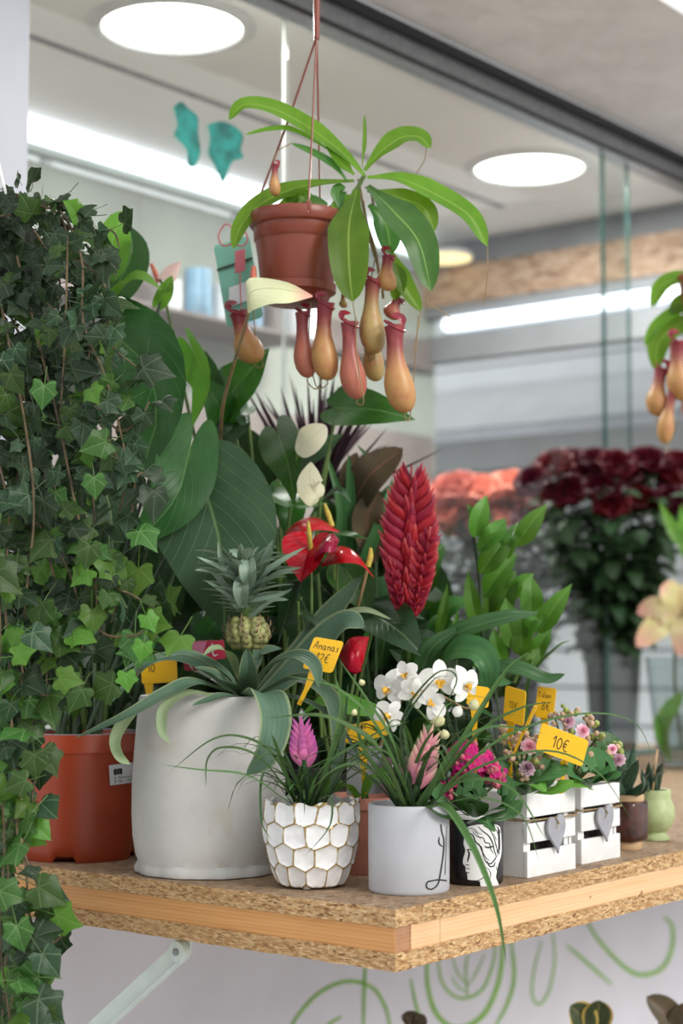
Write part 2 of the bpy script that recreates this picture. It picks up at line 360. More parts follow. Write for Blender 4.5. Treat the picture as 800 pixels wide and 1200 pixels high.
M['till'] = leafmat('tillandsia_leaf', (.055, .12, .035), (.085, .16, .05), None, .45, .15, par=1.2)
M['till_dark'] = leafmat('tillandsia_dark_leaf', (.035, .065, .035), (.06, .10, .045), None, .45, .1, par=1.2, grow=((.05, .11, .035), .2, .6))
M['quill1'] = leafmat('pink_quill_bract', (.68, .12, .38), (.78, .28, .48), None, .4, .3, grow=((.52, .10, .38), .4, 1), par=1.5)
M['quill2'] = leafmat('pale_quill_bract', (.78, .25, .36), (.76, .34, .38), None, .4, .3, grow=((.60, .50, .28), .5, 1), par=1.5)
M['nep'] = leafmat('nepenthes_leaf', (.085, .20, .015), (.13, .27, .025), (.32, .45, .09), .32, .42, 5, 1.6, .05, .12)
M['nep_dark'] = leafmat('nepenthes_dark_leaf', (.045, .14, .03), (.07, .19, .04), (.22, .36, .09), .28, .22, 5, 1.6, .05, .12)
M['red'] = leafmat('anthurium_red_spathe', (.29, .002, .022), (.37, .004, .028), (.25, .003, .018), .22, .1, 6, .5, .02, .35, .5)
M['white_sp'] = leafmat('anthurium_cream_spathe', (.80, .76, .60), (.74, .72, .50), (.62, .60, .36), .4, .25, 6, .6, .03, .3)
M['cream_sp'] = leafmat('anthurium_cream_pink_spathe', (.72, .72, .48), (.66, .70, .42), (.45, .52, .26), .4, .3, 6, .6, .03, .3, grow=((.74, .34, .30), .75, 1.0))
M['pink_sp'] = leafmat('anthurium_blush_spathe', (.76, .52, .48), (.78, .58, .52), (.7, .3, .28), .4, .3, 5, .6, .03, .3)
M['spadix_y'] = plain('yellow_spadix', (.55, .42, .06), .6, .15, 200, .6, bscale=900)
M['spadix_r'] = plain('red_spadix', (.62, .17, .10), .6, .15, 200, .6, bscale=900)
M['vriesea'] = leafmat('vriesea_bract', (.27, .008, .026), (.20, .007, .022), None, .42, .10, par=1.2, grow=((.42, .08, .09), .7, 1))
M['zz'] = leafmat('leaflet_green', (.052, .15, .018), (.085, .21, .030), (.17, .33, .08), .36, .28, 6, .7, .03, .2)
M['croton'] = leafmat('bronze_leaf', (.055, .045, .028), (.09, .065, .035), (.22, .10, .06), .35, .12, 9, .5, .04, .5)
M['croton_edge'] = leafmat('yellow_edged_leaf', (.03, .05, .02), (.05, .07, .03), (.3, .25, .08), .4, .1, 8, .5, .04, .4, edge=(.60, .42, .10))
M['purple'] = leafmat('purple_spike_leaf', (.022, .010, .016), (.040, .018, .026), None, .4, .1, par=1)
M['kal_leaf'] = leafmat('kalanchoe_leaf', (.035, .105, .030), (.055, .15, .045), (.10, .2, .07), .38, .1, 4, .6, .03, .2)
M['succ'] = plain('succulent_leaf', (.085, .165, .095), .4, .3, 300)
M['succ_dark'] = plain('dark_succulent_leaf', (.05, .10, .06), .4, .3, 300)
M['straw'] = leafmat('strap_leaf', (.030, .095, .030), (.05, .13, .04), (.10, .2, .07), .3, .15, 0, .5, .03, .2, par=1.0)
M['orange_pot'] = plain('orange_brown_plastic', (.36, .048, .012), .38, .08, 8, .1)
M['terra_plastic'] = plain('terracotta_plastic', (.20, .040, .020), .36, .08, 12, .05)
M['terra'] = plain('pink_terracotta', (.50, .20, .14), .7, .12, 20, .2)
M['concrete'] = plain('whitewashed_cement', (.62, .61, .58), .8, .07, 10, .9, stain=((.52, .45, .34), 11, .60), bscale=60, bdist=.0012)
M['grey_glaze'] = plain('matt_grey_white_glaze', (.50, .51, .54), .5, .05, 12)
M['black_glaze'] = plain('black_glaze', (.012, .012, .014), .2, .2, 12, spec=.6)
M['white_paint'] = plain('white_print', (.80, .80, .78), .4, .03, 30)
M['ink'] = plain('black_ink', (.008, .008, .010), .5, .1, 30)
M['crate'] = plain('whitewashed_wood', (.80, .80, .78), .6, .06, 30, .3, stain=((.45, .42, .38), 60, .70), bscale=150)
M['heart'] = plain('grey_painted_wood', (.34, .34, .37), .6, .08, 60, .2)
M['twine'] = plain('jute_twine', (.38, .27, .14), .9, .3, 300)
M['brown_glaze'] = plain('brown_drip_glaze', (.085, .022, .010), .2, .4, 30, .1, coat=.2, stain=((.38, .35, .32), 45, .66))
M['clay'] = plain('raw_beige_clay', (.60, .40, .22), .8, .1, 40)
M['green_glaze'] = plain('pale_green_glaze', (.42, .50, .24), .5, .1, 60, .5, bscale=250, bdist=.0006)
M['soil'] = plain('potting_soil', (.025, .016, .010), .95, .5, 120, 1.0, bscale=200, bdist=.004)
M['yellow'] = plain('yellow_sign_plastic', (.86, .48, .006), .4, .04, 20)
M['card'] = plain('white_card', (.70, .72, .74), .5, .03, 20)
M['mint'] = plain('mint_card', (.20, .50, .38), .5, .1, 20)
M['pinkclip'] = plain('pink_plastic_clip', (.55, .13, .16), .4, .1, 20)
M['pinkcard'] = plain('pink_card', (.66, .20, .33), .4, .1, 20)
M['redcard'] = plain('red_card', (.42, .010, .045), .4, .1, 20)
M['black_pot'] = plain('black_nursery_plastic', (.018, .018, .018), .45, .2, 20)
M['grey_card'] = plain('grey_care_card', (.27, .28, .30), .4, .1, 20)
M['purple_card'] = plain('purple_brown_card', (.17, .09, .11), .5, .1, 20)
M['orch'] = leafmat('orchid_white_petal', (.84, .84, .80), (.80, .80, .76), (.74, .72, .62), .5, .35, 5, .5, .03, .15)
M['orch_lip'] = plain('orchid_yellow_lip', (.82, .46, .03), .5, .2, 200)
M['bud'] = plain('orchid_green_bud', (.72, .70, .38), .5, .15, 80)
M['magenta'] = leafmat('magenta_floret', (.62, .010, .20), (.50, .008, .16), None, .45, .25)
M['kpink'] = leafmat('pale_pink_petal', (.80, .40, .54), (.84, .55, .66), None, .5, .35, grow=((.86, .66, .74), .4, 1))
M['kbud'] = plain('peach_bud', (.66, .44, .28), .5, .25, 120)
M['kgreenbud'] = plain('lime_bud', (.36, .42, .10), .5, .25, 120)
M['mbud'] = plain('rose_bud', (.58, .13, .17), .5, .25, 120)
M['eye'] = plain('pineapple_eye_skin', (.33, .34, .12), .5, .3, 120, .4, bscale=400)
M['eyetip'] = plain('pineapple_dry_bract', (.42, .26, .16), .7, .3, 120)
M['osb_edge'] = osb('particle_board_edge', [(.22, .10, .03), (.58, .34, .14), (.72, .47, .22), (.86, .64, .36), (.45, .24, .09)], (150, 150, 520))
M['fascia'] = osb('aged_fascia_board', [(.20, .12, .08), (.40, .27, .19), (.50, .36, .27), (.58, .44, .34), (.32, .21, .14)], (30, 30, 90))
M['osb_top'] = osb('worn_particle_board', [(.20, .12, .07), (.34, .22, .13), (.42, .29, .18), (.50, .36, .23), (.30, .20, .12)], (90, 150, 150), .3, .7)
M['pine_v'] = woodm('pine_rail_left', (.66, .34, .12), (.50, .22, .06), 's')  # colour deepened because this rail's face lies in shade
M['pine_u'] = woodm('pine_rail_front', (.76, .50, .28), (.66, .38, .18), 't')
M['pine_end'] = woodm('pine_end_grain', (.42, .22, .11), (.33, .16, .08), 's')
M['alu'] = plain('anodised_aluminium', (.34, .36, .38), .35, .1, 60, metal=.6)
M['alu_dark'] = plain('dark_rubber_gasket', (.018, .019, .022), .5, .1, 60)
M['post'] = plain('painted_steel_post', (.52, .54, .60), .4, .04, 6)
M['mintmetal'] = plain('pale_green_enamel', (.68, .77, .72), .35, .05, 30)
M['steel'] = plain('bolt_steel', (.35, .35, .36), .3, .1, 60, metal=1)
M['lowwall'] = plain('white_painted_panel', (.76, .76, .83), .5, .04, 5)
M['greenpaint'] = plain('green_wall_paint', (.24, .52, .07), .5, .1, 30)
M['soffit'] = plain('grey_plaster_soffit', (.80, .79, .79), .85, .06, 7, .7, bscale=14, bdist=.02)
M['ceil'] = plain('interior_ceiling_panel', (.80, .79, .77), .6, .03, 3)
M['groove'] = plain('ceiling_joint', (.22, .21, .20), .8, .2, 20)
M['backwall'] = plain('pale_green_panel', (.34, .37, .33), .6, .1, 3)
M['taupe'] = plain('taupe_panel', (.24, .20, .19), .7, .15, 4)
M['greybeam'] = plain('grey_bulkhead', (.24, .25, .27), .6, .1, 5)
M['white_panel'] = plain('white_shutter', (.78, .80, .83), .5, .05, 5)
M['floor'] = plain('pavement', (.56, .55, .53), .9, .15, 3)
M['bluefilm'] = plain('pale_blue_wrap', (.24, .46, .66), .4, .3, 9)
M['whitefilm'] = plain('white_wrap', (.75, .78, .82), .4, .1, 9)
M['teal'] = plain('teal_window_paint', (.02, .30, .26), .5, .3, 30)
M['lamp'] = emit('downlight_diffuser', (1, .985, .95), 7)
M['lampframe'] = plain('downlight_trim', (.62, .62, .62), .4, .05, 20)
M['lamp_warm'] = emit('warm_lamp', (1, .80, .42), 1.3)
M['streak_emit'] = emit('streak_emission', (.86, .92, 1), 2.2)  # glow added for the white streaks of light in the window
M['glass'] = glassmat('window_glass', (.95, .97, .96), 1.5, 1.1)
M['glassedge'] = plain('green_glass_edge', (.055, .13, .12), .15, .1, 20)
M['vase_g'] = glassmat('dark_green_glass', (.12, .23, .15), 1.45, .4)
M['vase_c'] = glassmat('clear_vase_glass', (.86, .90, .90), 1.45, 1.6)
M['rose_dark'] = leafmat('dark_red_rose_petal', (.060, .003, .010), (.11, .005, .015), None, .5, .1)
M['rose_pink'] = leafmat('coral_rose_petal', (.62, .16, .13), (.68, .24, .18), None, .5, .2)
M['rose_leaf'] = leafmat('rose_leaf', (.012, .036, .013), (.022, .055, .020), (.08, .14, .06), .5, .15)
M['lily'] = leafmat('cream_lily_petal', (.58, .56, .26), (.62, .50, .30), (.7, .4, .35), .45, .3, grow=((.76, .42, .34), .45, 1))
def pitchmat(name, lo, hi, a=.35, b=.75):
    m, nt, bs, out = newmat(name); uv = N_(nt, 'ShaderNodeUVMap'); s = N_(nt, 'ShaderNodeSeparateXYZ'); nt.links.new(uv.outputs[0], s.inputs[0])
    v = objco(nt); c = mixc(nt, rng(nt, s.outputs[0], a, b), lo, hi)
    c = mixc(nt, rng(nt, noise(nt, 70, 5, v), .45, .75, 0, .45), c, (.40, .10, .07)); nt.links.new(c, bs.inputs['Base Color'])
    bs.inputs['Roughness'].default_value = .42; bs.inputs['Subsurface Weight'].default_value = .05; bs.inputs['Subsurface Radius'].default_value = (.01, .004, .002)
    return m
M['pitch_a'] = pitchmat('pitcher_orange_crimson', (.46, .24, .08), (.22, .025, .035), .40, .66)
M['pitch_b'] = pitchmat('pitcher_green_crimson', (.38, .27, .09), (.24, .035, .04), .45, .75)
M['pitch_c'] = pitchmat('pitcher_pink', (.42, .13, .08), (.22, .035, .045), .3, .7)
M['perist'] = plain('pitcher_red_rim', (.30, .015, .035), .3, .2, 80)
def ridge():
    m, nt, b, out = newmat('white_glaze_gold_rim'); uv = N_(nt, 'ShaderNodeUVMap'); s = N_(nt, 'ShaderNodeSeparateXYZ'); nt.links.new(uv.outputs[0], s.inputs[0])
    f = math_(nt, 'ADD', s.outputs[0], math_(nt, 'MULTIPLY', math_(nt, 'SUBTRACT', noise(nt, 90, 3, objco(nt)), .5), .25)); k = rng(nt, f, .70, .86)
    nt.links.new(mixc(nt, k, (.84, .84, .84), (.34, .23, .06)), b.inputs['Base Color']); nt.links.new(rng(nt, f, .80, .92, 0, .5), b.inputs['Metallic'])
    b.inputs['Roughness'].default_value = .16; b.inputs['Coat Weight'].default_value = .5; return m
M['ridge'] = ridge()
# ================================================================== THE SETTING
GS = 1.08; ZC = 2.70; TF = 3.05; SB = 2.08; ZS = 2.775
def ont(px, py, t):
    d = ray(px, py); o = np.array([0, 0, CAMZ]); k = (t-np.dot(o-K0, U))/np.dot(d, U); return o+d*k
onz_ = lambda x, y, z: ontop(x, y, z)
def zf(y, x=800): return ont(x, y, TF)[2]
def zb(y): return onplane_s(SB)(100, y)[2]
def struct(name, g, m, parent=None, smooth=False):
    return mk(name, g, m, parent, smooth, kind=None if parent else 'structure', loc=None if parent else (0, 0, 0))
struct('floor', obox((-12, -12, -.05), (26, 0, 0), (0, 30, 0), (0, 0, .05)), M['floor'])
SE0 = np.dot(onz_(785, 7, ZS)-K0, Vv)
struct('ceiling', tsbox(-1.2, 7, SE0, GS-.03, ZS, ZS+.06), M['soffit'])
ci = struct('ceiling', tsbox(-.9, TF, GS+.03, SB+.1, ZC, ZC+.05), M['ceil'])
struct('ceiling_joint', tsbox(.1, 2.75, 1.62, 1.645, ZC-.002, ZC+.01), M['groove'], ci)
wb = struct('wall_back', tsbox(-.9, TF+.05, SB+.06, SB+.12, 0, zb(196)), M['backwall'])
struct('bulkhead', tsbox(-.9, TF, SB, SB+.05, zb(140), ZC), M['greybeam'], wb)
struct('panel', tsbox(-.9, TF, SB+.03, SB+.058, zb(345), zb(300)), M['taupe'], wb)
struct('shelf_board', tsbox(-.9, 2.2, SB-.16, SB+.058, zb(362), zb(358)), M['taupe'], wb)
struct('panel', tsbox(-.9, TF, SB+.03, SB+.058, zb(640), zb(445)), M['taupe'], wb)
w2 = thing('window_2', '', '', W(TF/2, SB, zb(196)), kind='structure')
struct('pane', tsbox(-.9, TF, SB+.07, SB+.078, zb(196), ZC+.2), M['glass'], w2)
for t in (.6, 1.35, 2.1, 2.8): struct('mullion', tsbox(t, t+.02, SB+.06, SB+.09, zb(196), ZC+.2), M['white_panel'], w2)
lt = thing('streak_glow', 'long glowing tube high on the back wall, added for a reflected streak of light', 'lamp', W(1.5, SB+.02, zb(176)))  # glowing tube added in place of a streak reflected in the glass
mk('tube', tube([W(-.4, SB+.01, zb(170)), W(TF-.1, SB+.01, zb(170))], .030, 10, 3), M['streak_emit'], lt)
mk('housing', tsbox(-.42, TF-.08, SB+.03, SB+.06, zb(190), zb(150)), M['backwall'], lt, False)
# far end wall of the kiosk: bulkhead, particle board fascia, bright slot, shutter beyond the opening
wr = struct('wall_right', tsbox(TF, TF+.06, -.4, SB+.1, zf(270), ZC+.1), M['greybeam'])
struct('fascia_board', tsbox(TF-.02, TF+.04, -.4, SB+.1, zf(318), zf(270)), M['fascia'], wr)
struct('bulkhead', tsbox(TF-.01, TF+.05, -.4, SB+.1, zf(331), zf(318)), M['greybeam'], wr)
struct('bulkhead', tsbox(TF-.01, TF+.05, -.4, SB+.1, zf(390), zf(356)), M['greybeam'], wr)
struct('pane', tsbox(TF+.06, TF+.066, -.4, SB+.1, zf(356), zf(330)), M['glass'], wr)
ls = thing('streak_glow', 'glowing white tube under the particle board fascia, added for a bright streak of light', 'lamp', W(TF, 1, zf(350)))  # second glowing tube, added to draw the white streak across the far wall
mk('tube', tube([W(TF-.01, .2, zf(343)), W(TF-.01, SB-.03, zf(343))], .024, 10, 3), M['streak_emit'], ls)
mk('housing', tsbox(TF+.012, TF+.03, .15, SB, zf(353), zf(333)), M['white_panel'], ls, False)
q = onplane_s(0); lc = ont(541, 308, TF-.025)
wl = thing('wall_lamp', 'round warm yellow lamp on the particle board fascia, partly behind the pitcher plant leaves', 'lamp', lc)
lc = lc-U*.10
mk('diffuser', lathe([(.088, 0), (.088, -.006), (0, -.012)], lc, 32), M['lamp_warm'], wl)
mk('housing', lathe([(.090, -.003), (.094, 0), (.090, .014), (.02, .020)], lc, 32), M['lampframe'], wl); mk('bracket', tube([lc+[0, 0, .015], lc+U*.13+np.array([0, 0, .02])], .008, 8, 3), M['lampframe'], wl)
# louvred shutter standing outside, beyond the open end
sh = thing('roller_shutter', 'white slatted roller shutter across the street behind the open end of the kiosk', 'shutter', W(4.6, 1.5, 0))
z = 0.25
for i in range(17):
    h = .155; mk('slat', tsbox(4.6+.015*(i % 2), 4.64+.015*(i % 2), -1.6, 4.2, z, z+h-.012), M['white_panel'], sh, False); z += h
mk('backing', tsbox(4.66, 4.70, -1.6, 4.2, .2, 3.2), M['post'], sh, False)
M['awn'] = plain('grey_awning_cloth', (.42, .43, .45), .8, .06, 8)
aw = thing('street_awning', 'grey and white awning sloping above the shutter across the street', 'awning', W(4.3, 1.5, 0))
mk('canopy', obox(W(3.9, -1.6, zf(440)), Vv*5.8, U*.7+np.array([0, 0, .28]), [0, 0, .03]), M['awn'], aw, False)
mk('valance', tsbox(3.88, 3.9, -1.6, 4.2, zf(448), zf(436)), M['post'], aw, False)
for s in (-1.4, 4.0): mk('post', tsbox(3.9, 3.95, s, s+.05, 0, zf(440)), M['post'], aw, False)
# wall below the counter, with the painted green scrolls
wf = struct('wall_front', tsbox(-.45, 6, GS-.03, GS+.03, 0, CT-.075), M['lowwall'])
low = onplane_s(GS-.03, .0012)
def c4(l): return [(300+x/1.6, 1000+y/1.6) for x, y in l]
for pts, w_ in (([(62, 335), (78, 305), (118, 262), (170, 240), (218, 252), (243, 290), (252, 330)], 4.5), ([(206, 190), (203, 250), (201, 335)], 4),
    ([(120, 335), (140, 318), (160, 306)], 3.5), ([(322, 175), (321, 240), (335, 295), (365, 325), (400, 322), (432, 295), (455, 240), (462, 180), (458, 140)], 6),
    ([(340, 190), (348, 240), (372, 268), (400, 270), (428, 250), (446, 200), (448, 165)], 3.5), ([(396, 268), (393, 215), (398, 190)], 2.5), ([(394, 245), (378, 225), (368, 195)], 2),
    ([(396, 250), (412, 225), (428, 190)], 2), ([(396, 262), (378, 250), (366, 230)], 2), ([(290, 235), (300, 285), (315, 325)], 3.5), ([(478, 165), (484, 230), (472, 280), (448, 325)], 4.5),
    ([(556, 150), (560, 200), (550, 255), (532, 283), (518, 268), (520, 225), (535, 165)], 2.8), ([(612, 110), (640, 160), (690, 213), (725, 228), (762, 214), (780, 175), (779, 135), (764, 120)], 5.0),
    ([(582, 172), (620, 205), (666, 246)], 4)):
    struct('painted_scroll', ribbon(c4(pts), w_, low), M['greenpaint'], wf)
# window: aluminium head, panes, glass edges, side post
M['seam'] = plain('pale_silicone_seam', (.42, .43, .42), .8, .05, 30, spec=.2)
w1 = thing('window_1', '', '', W(0, GS, CT), kind='structure')
struct('head_rail', tsbox(-.5, 6, GS-.025, GS+.03, 2.688, 2.742, .004), M['alu'], w1)
struct('gasket', tsbox(-.5, 6, GS-.045, GS-.02, 2.742, 2.764), M['alu_dark'], w1)
struct('gasket', tsbox(-.5, 6, GS-.029, GS-.0245, 2.688, 2.698), M['alu_dark'], w1)
def tpx(x, y, s): p = onplane_s(s)(x, y); return np.dot(p-K0, U)
ta = tpx(709, 400, GS); tb = tpx(737, 400, GS+.01); t0 = tpx(337, 100, GS)
struct('pane', tsbox(.22, t0-.001, GS, GS+.006, CT, 2.70), M['glass'], w1)
struct('pane', tsbox(t0+.001, tb, GS+.008, GS+.014, CT, 2.70), M['glass'], w1)
struct('pane', tsbox(ta, 5.5, GS, GS+.006, CT, 2.70), M['glass'], w1)
for t in (ta, ): struct('glass_edge', tsbox(t-.004, t, GS-.002, GS+.008, CT, 2.70), M['glassedge'], w1)
struct('glass_edge', tsbox(tb, tb+.004, GS+.007, GS+.016, CT, 2.70), M['glassedge'], w1)
struct('glass_edge', tsbox(t0-.0012, t0-.0002, GS-.001, GS-.0001, CT, 2.70), M['seam'], w1)
struct('glass_edge', tsbox(t0+.0002, t0+.0009, GS+.0078, GS+.0142, CT, 2.70), M['seam'], w1)
struct('bottom_rail', tsbox(.22, 5.5, GS-.012, GS+.03, CT, CT+.012), M['glassedge'], w1)
gl = onplane_s(GS, .002)
for pts in ([(203, 126), (212, 119), (222, 128), (232, 137), (232, 155), (235, 178), (228, 195), (220, 193), (219, 176), (210, 165), (204, 158), (208, 146)],
            [(243, 146), (260, 142), (278, 150), (285, 160), (282, 175), (285, 185), (272, 190), (262, 214), (256, 205), (250, 192), (244, 180), (246, 162)]):
    cs = catmull([(a, b, 0) for a, b in pts+pts[:1]], 40)[:-1]; V = [gl(a, b) for a, b, _ in cs]
    tri = tessellate_polygon([[Vector((a, b, 0)) for a, b, _ in cs]]); struct('paint_smear', (V, [list(t) for t in tri]), M['teal'], w1)
struct('trim_1', tsbox(tpx(-60, 200, GS-.03), tpx(33, 200, GS-.03), GS-.03, GS+.12, 0, 2.76, .003), M['post'])
# downlights
def downlight(c, label, z, r=.15):
    t = thing('downlight', label, 'ceiling light', (c[0], c[1], z), 'round downlights')
    mk('diffuser', lathe([(r, 0), (r, -.004), (0, -.006)], (c[0], c[1], z), 48), M['lamp'], t)
    mk('trim', lathe([(r, -.002), (r+.004, -.010), (r+.032, -.006), (r+.034, 0)], (c[0], c[1], z), 48, None, False), M['lampframe'], t)
    l = bpy.data.lights.new('downlight_glow', 'AREA'); l.shape = 'DISK'; l.size = 2*r; l.energy = 27; l.color = (1, .97, .92)
    o = bpy.data.objects.new('downlight_glow', l); COL.objects.link(o); o.location = (c[0], c[1], z-.02)
def onz(px, py, z): return ontop(px, py, z)
downlight(onz(202, 30, ZC), 'large round downlight in the kiosk ceiling at the upper left, above the ivy', ZC)
downlight(onz(620, 196, ZC), 'round downlight in the kiosk ceiling to the right of the hanging pitcher plant', ZC)
# things on the shelf inside, far out of focus
for (x, y, w_, h, mm, lb) in ((232, 425, 34, 60, 'bluefilm', 'pale blue paper roll standing on the back shelf, left of the others'), (262, 430, 26, 48, 'whitefilm', 'white paper roll between two blue ones on the back shelf'),
    (292, 430, 30, 40, 'bluefilm', 'short pale blue paper roll on the back shelf behind the cream spathe'), (350, 425, 44, 66, 'whitefilm', 'wide white paper roll on the back shelf behind the pitchers'),
    (200, 425, 26, 40, 'whitefilm', 'white paper roll at the left end of the back shelf')):
    p = onplane_s(SB-.09)(x, y); zz = zb(358); r = ws(w_, p[1]); hh = h*p[1]/F
    o = mk('paper_roll', lathe([(r*.3, 0), (r, 0), (r*1.02, hh*.5), (r, hh), (r*.4, hh), (r*.35, hh*.9)], (p[0], p[1], zz), 20), M[mm], label=lb, cat='paper roll', group='paper rolls on the back shelf')
# ------------------------------------------------------------------ the counter
ct = thing('counter', 'thick layered particle board counter with a pine rail core, carrying all the pots', 'counter', K0*[1, 1, 0]+[0, 0, CT-.071])
TE, SE = 3.0, GS+.55
def board(z0, z1, seedv):                           # board with slightly ragged front edges
    rs = np.random.RandomState(seedv); nt_, ns_ = 240, 120
    edge = [(t, 0) for t in np.linspace(0, TE, nt_)]+[(TE, s) for s in np.linspace(0, SE, 10)[1:]]+[(0, s) for s in np.linspace(SE, 0, ns_)][:-1]
    V = []; Fc = []; k = len(edge); lv = np.linspace(z1, z0, 6)
    for z in lv:
        for (t, s) in edge:
            j = rs.uniform(-.0012, .0012); V.append(W(t+(j if t == 0 else 0), s+(j if s == 0 else 0), z+(rs.uniform(-.0004, .0004) if z in (z0, z1) else 0)))
    for i in range(5):
        for j in range(k): a = i*k+j; b = i*k+(j+1) % k; Fc.append([a, b, b+k, a+k])
    Fc.append(list(range(k))[::-1]); Fc.append([5*k+j for j in range(k)]); return np.array(V), Fc
T1 = .0212; T2 = .0292; T3 = .0206
g = board(CT-T1, CT, 1); ob = mk('upper_board', g, [M['osb_edge'], M['osb_top']], ct, False)
ob.data.polygons[len(ob.data.polygons)-2].material_index = 1
ob2 = mk('lower_board', board(CT-T1-T2-T3, CT-T1-T2, 2), M['osb_edge'], ct, False)
za, zc_ = CT-T1-T2, CT-T1
def tx(x, y): p = onplane_s(0)(x, y); return np.dot(p-K0, U)
e1 = tx(483, 1098); e2 = tx(517, 1085)
mk('corner_block', tsbox(.0025, e1, .0035, .04, za, zc_), M['pine_end'], ct, False)
mk('pine_rail', tsbox(e1+.0005, e2-.0004, .0022, .04, za, zc_), M['pine_u'], ct, False)
mk('pine_rail', tsbox(e2+.0005, TE-.01, .0022, .04, za, zc_), M['pine_u'], ct, False)
mk('pine_rail', tsbox(.0018, .0024, .002, SE-.01, za, zc_), M['pine_v'], ct, False)
mk('pine_rail', tsbox(.0026, .04, .041, SE-.01, za, zc_), M['pine_v'], ct, False)
def tknot(x, y, r): p = onplane_s(.0012)(x, y); return lathe([(r, 0), (0, .0006)], p, 10, -Vv)
mk('knot', tknot(692, 1051, .0016), M['pine_end'], ct); mk('knot', tknot(752, 1046, .0026), M['pine_end'], ct)
# folding bracket
br = thing('folding_bracket', 'pale green metal folding bracket propping the counter from below', 'bracket', W(.1, .35, CT-.2))
pb = P(214, 1117, 2.27); zb0 = CT-T1-T2-T3
def brk(pb):
    dn = np.array([0, 0, -1.]); sdir = Vv
    plate = prism([(-.016, 0), (.016, 0), (.018, -.010), (.012, -.016), (.012, -.030), (.006, -.036), (-.006, -.036), (-.012, -.028), (-.014, -.012)], [pb[0], pb[1], zb0], Vv, [0, 0, 1.], U*.004, .0008)
    mk('hinge_plate', plate, M['mintmetal'], br, False)
    c = np.array([pb[0], pb[1], zb0-.024]); far = P(128, 1206, 2.42)
    # arm direction: down and back along the bracket plane
    d = Vv*1.3+np.array([0, 0, -1.]); d = d/np.linalg.norm(d); n = np.cross(U, d); n = n/np.linalg.norm(n)
    arm = obox(c-n*.0135-U*.006, n*.027, d*.80, U*.005, .0012); mk('arm', arm, M['mintmetal'], br, False)
    mk('arm', obox(c-n*.013-U*.012+d*.002, n*.003, d*.80, U*.008, .0008), M['mintmetal'], br, False)
    mk('knuckle', lathe([(.0135, -.012), (.0145, -.010), (.0145, -.002), (.0135, 0)], c, 28, U), M['mintmetal'], br)
    mk('bolt', lathe([(.0045, 0), (.0045, .003), (.003, .004), (0, .004)], c-U*.012, 16, -U), M['steel'], br)
brk(pb)
# ================================================================== POTS AND CRATES ON THE COUNTER
def base_at(px, py, r):                            # centre of a pot whose front foot shows at (px, py)
    p = ontop(px, py); d = nz([p[0], p[1], 0]); c = p+np.array([0, 1, 0])*r; c[0] = (px-400)/F*c[1]*1.0; c[2] = CT; return c
def leafpart(t, pts, wpx, mat, prof='lance', Y=None, name='leaf', **k):
    q = PP(pts, Y); Ym = np.mean([a[1] for a in q]); return mk(name, blade(q, ws(wpx, Ym), prof, **k), M[mat], t)
def heartpart(t, pts, wpx, mat, Y=None, name='leaf', **k):
    q = PP(pts, Y); Ym = np.mean([a[1] for a in q]); return mk(name, heart(q, ws(wpx, Ym), **k), M[mat], t)
def stem(t, pts, rpx, mat='stem_green', Y=None, name='stem', n=6):
    q = PP(pts, Y); Ym = np.mean([a[1] for a in q]); rr = [x*Ym/F for x in rpx] if hasattr(rpx, '__len__') else rpx*Ym/F
    return mk(name, tube(q, rr, n), M[mat], t)
def potprof(rb, rt, h, th=.004, foot=0, bulge=0, lip=0, inner=.75):
    o = [(rb*.96, 0), (rb, .002)]
    for i in range(1, 9): a = i/8; o.append((rb+(rt-rb)*a+bulge*math.sin(math.pi*a), .002+(h-.002)*a*.985))
    o += [(rt+lip, h-.001), (rt+lip-th*.3, h), (rt-th*.8, h), (rt-th, h-.002), (rt-th, h*inner)]
    return o
def soil(t, c, r, z): return mk('soil', lathe([(r, z-.004), (r*.9, z), (r*.5, z+.003), (0, z+.004)], c, 24, None, True, .02), M['soil'], t)
# ---- big orange-brown nursery pot
oc = base_at(97, 1012, .080); OP = thing('potted_philodendron', 'huge-leaved philodendron in a wide orange-brown plastic pot', 'potted plant', oc)
h = .178; pr = [(.079, 0), (.0805, .003)]+[(.081+.0045*i/10, .003+(h-.03)*i/10) for i in range(1, 11)]+[(.0875, h-.026), (.0872, h-.022), (.0865, h-.021), (.087, h-.002), (.0862, h), (.084, h), (.083, h-.004), (.081, h*.6)]
gv = lathe(pr, oc, 96); V = gv[0]
for j in range(96):                                # drainage notches moulded in the foot
    if (j+3) % 24 in (0, 1, 2, 3, 4, 5):
        for i in (0, 1): V[i*96+j, 2] += .0085; V[i*96+j, :2] -= (V[i*96+j, :2]-oc[:2])*.05
mk('pot', gv, M['orange_pot'], OP); soil(OP, oc, .082, h*.88)
mk('rim', lathe([(.0862, h-.0005), (.0868, h+.0008), (.084, h+.0012), (.0835, h-.001)], oc, 64, None, False), M['grey_card'], OP)
oc_c = oncyl(oc[0], oc[1], .0862)
def cylpatch(cast, x0, y0, x1, y1, x2, y2, n=8):   # quad patch given by left-top, right-top, left-bottom pixels
    V = []; Fc = []
    for i in range(n+1):
        for j in range(3): a = i/n; b = j/2; V.append(cast(x0+(x1-x0)*a+(x2-x0)*b, y0+(y1-y0)*a+(y2-y0)*b))
    for i in range(n):
        for j in range(2): a = i*3+j; Fc.append([a, a+1, a+4, a+3])
    return np.array(V), Fc
stk = mk('label_sticker', cylpatch(oncyl(oc[0], oc[1], .0870), 127.5, 897, 172, 891, 129, 920.5), M['card'], OP, label='small white care sticker with a black flag box')
cs_ = oncyl(oc[0], oc[1], .0873)
mk('printed_box', cylpatch(cs_, 133, 901.5, 143, 900.2, 133.4, 908.3), M['ink'], stk)
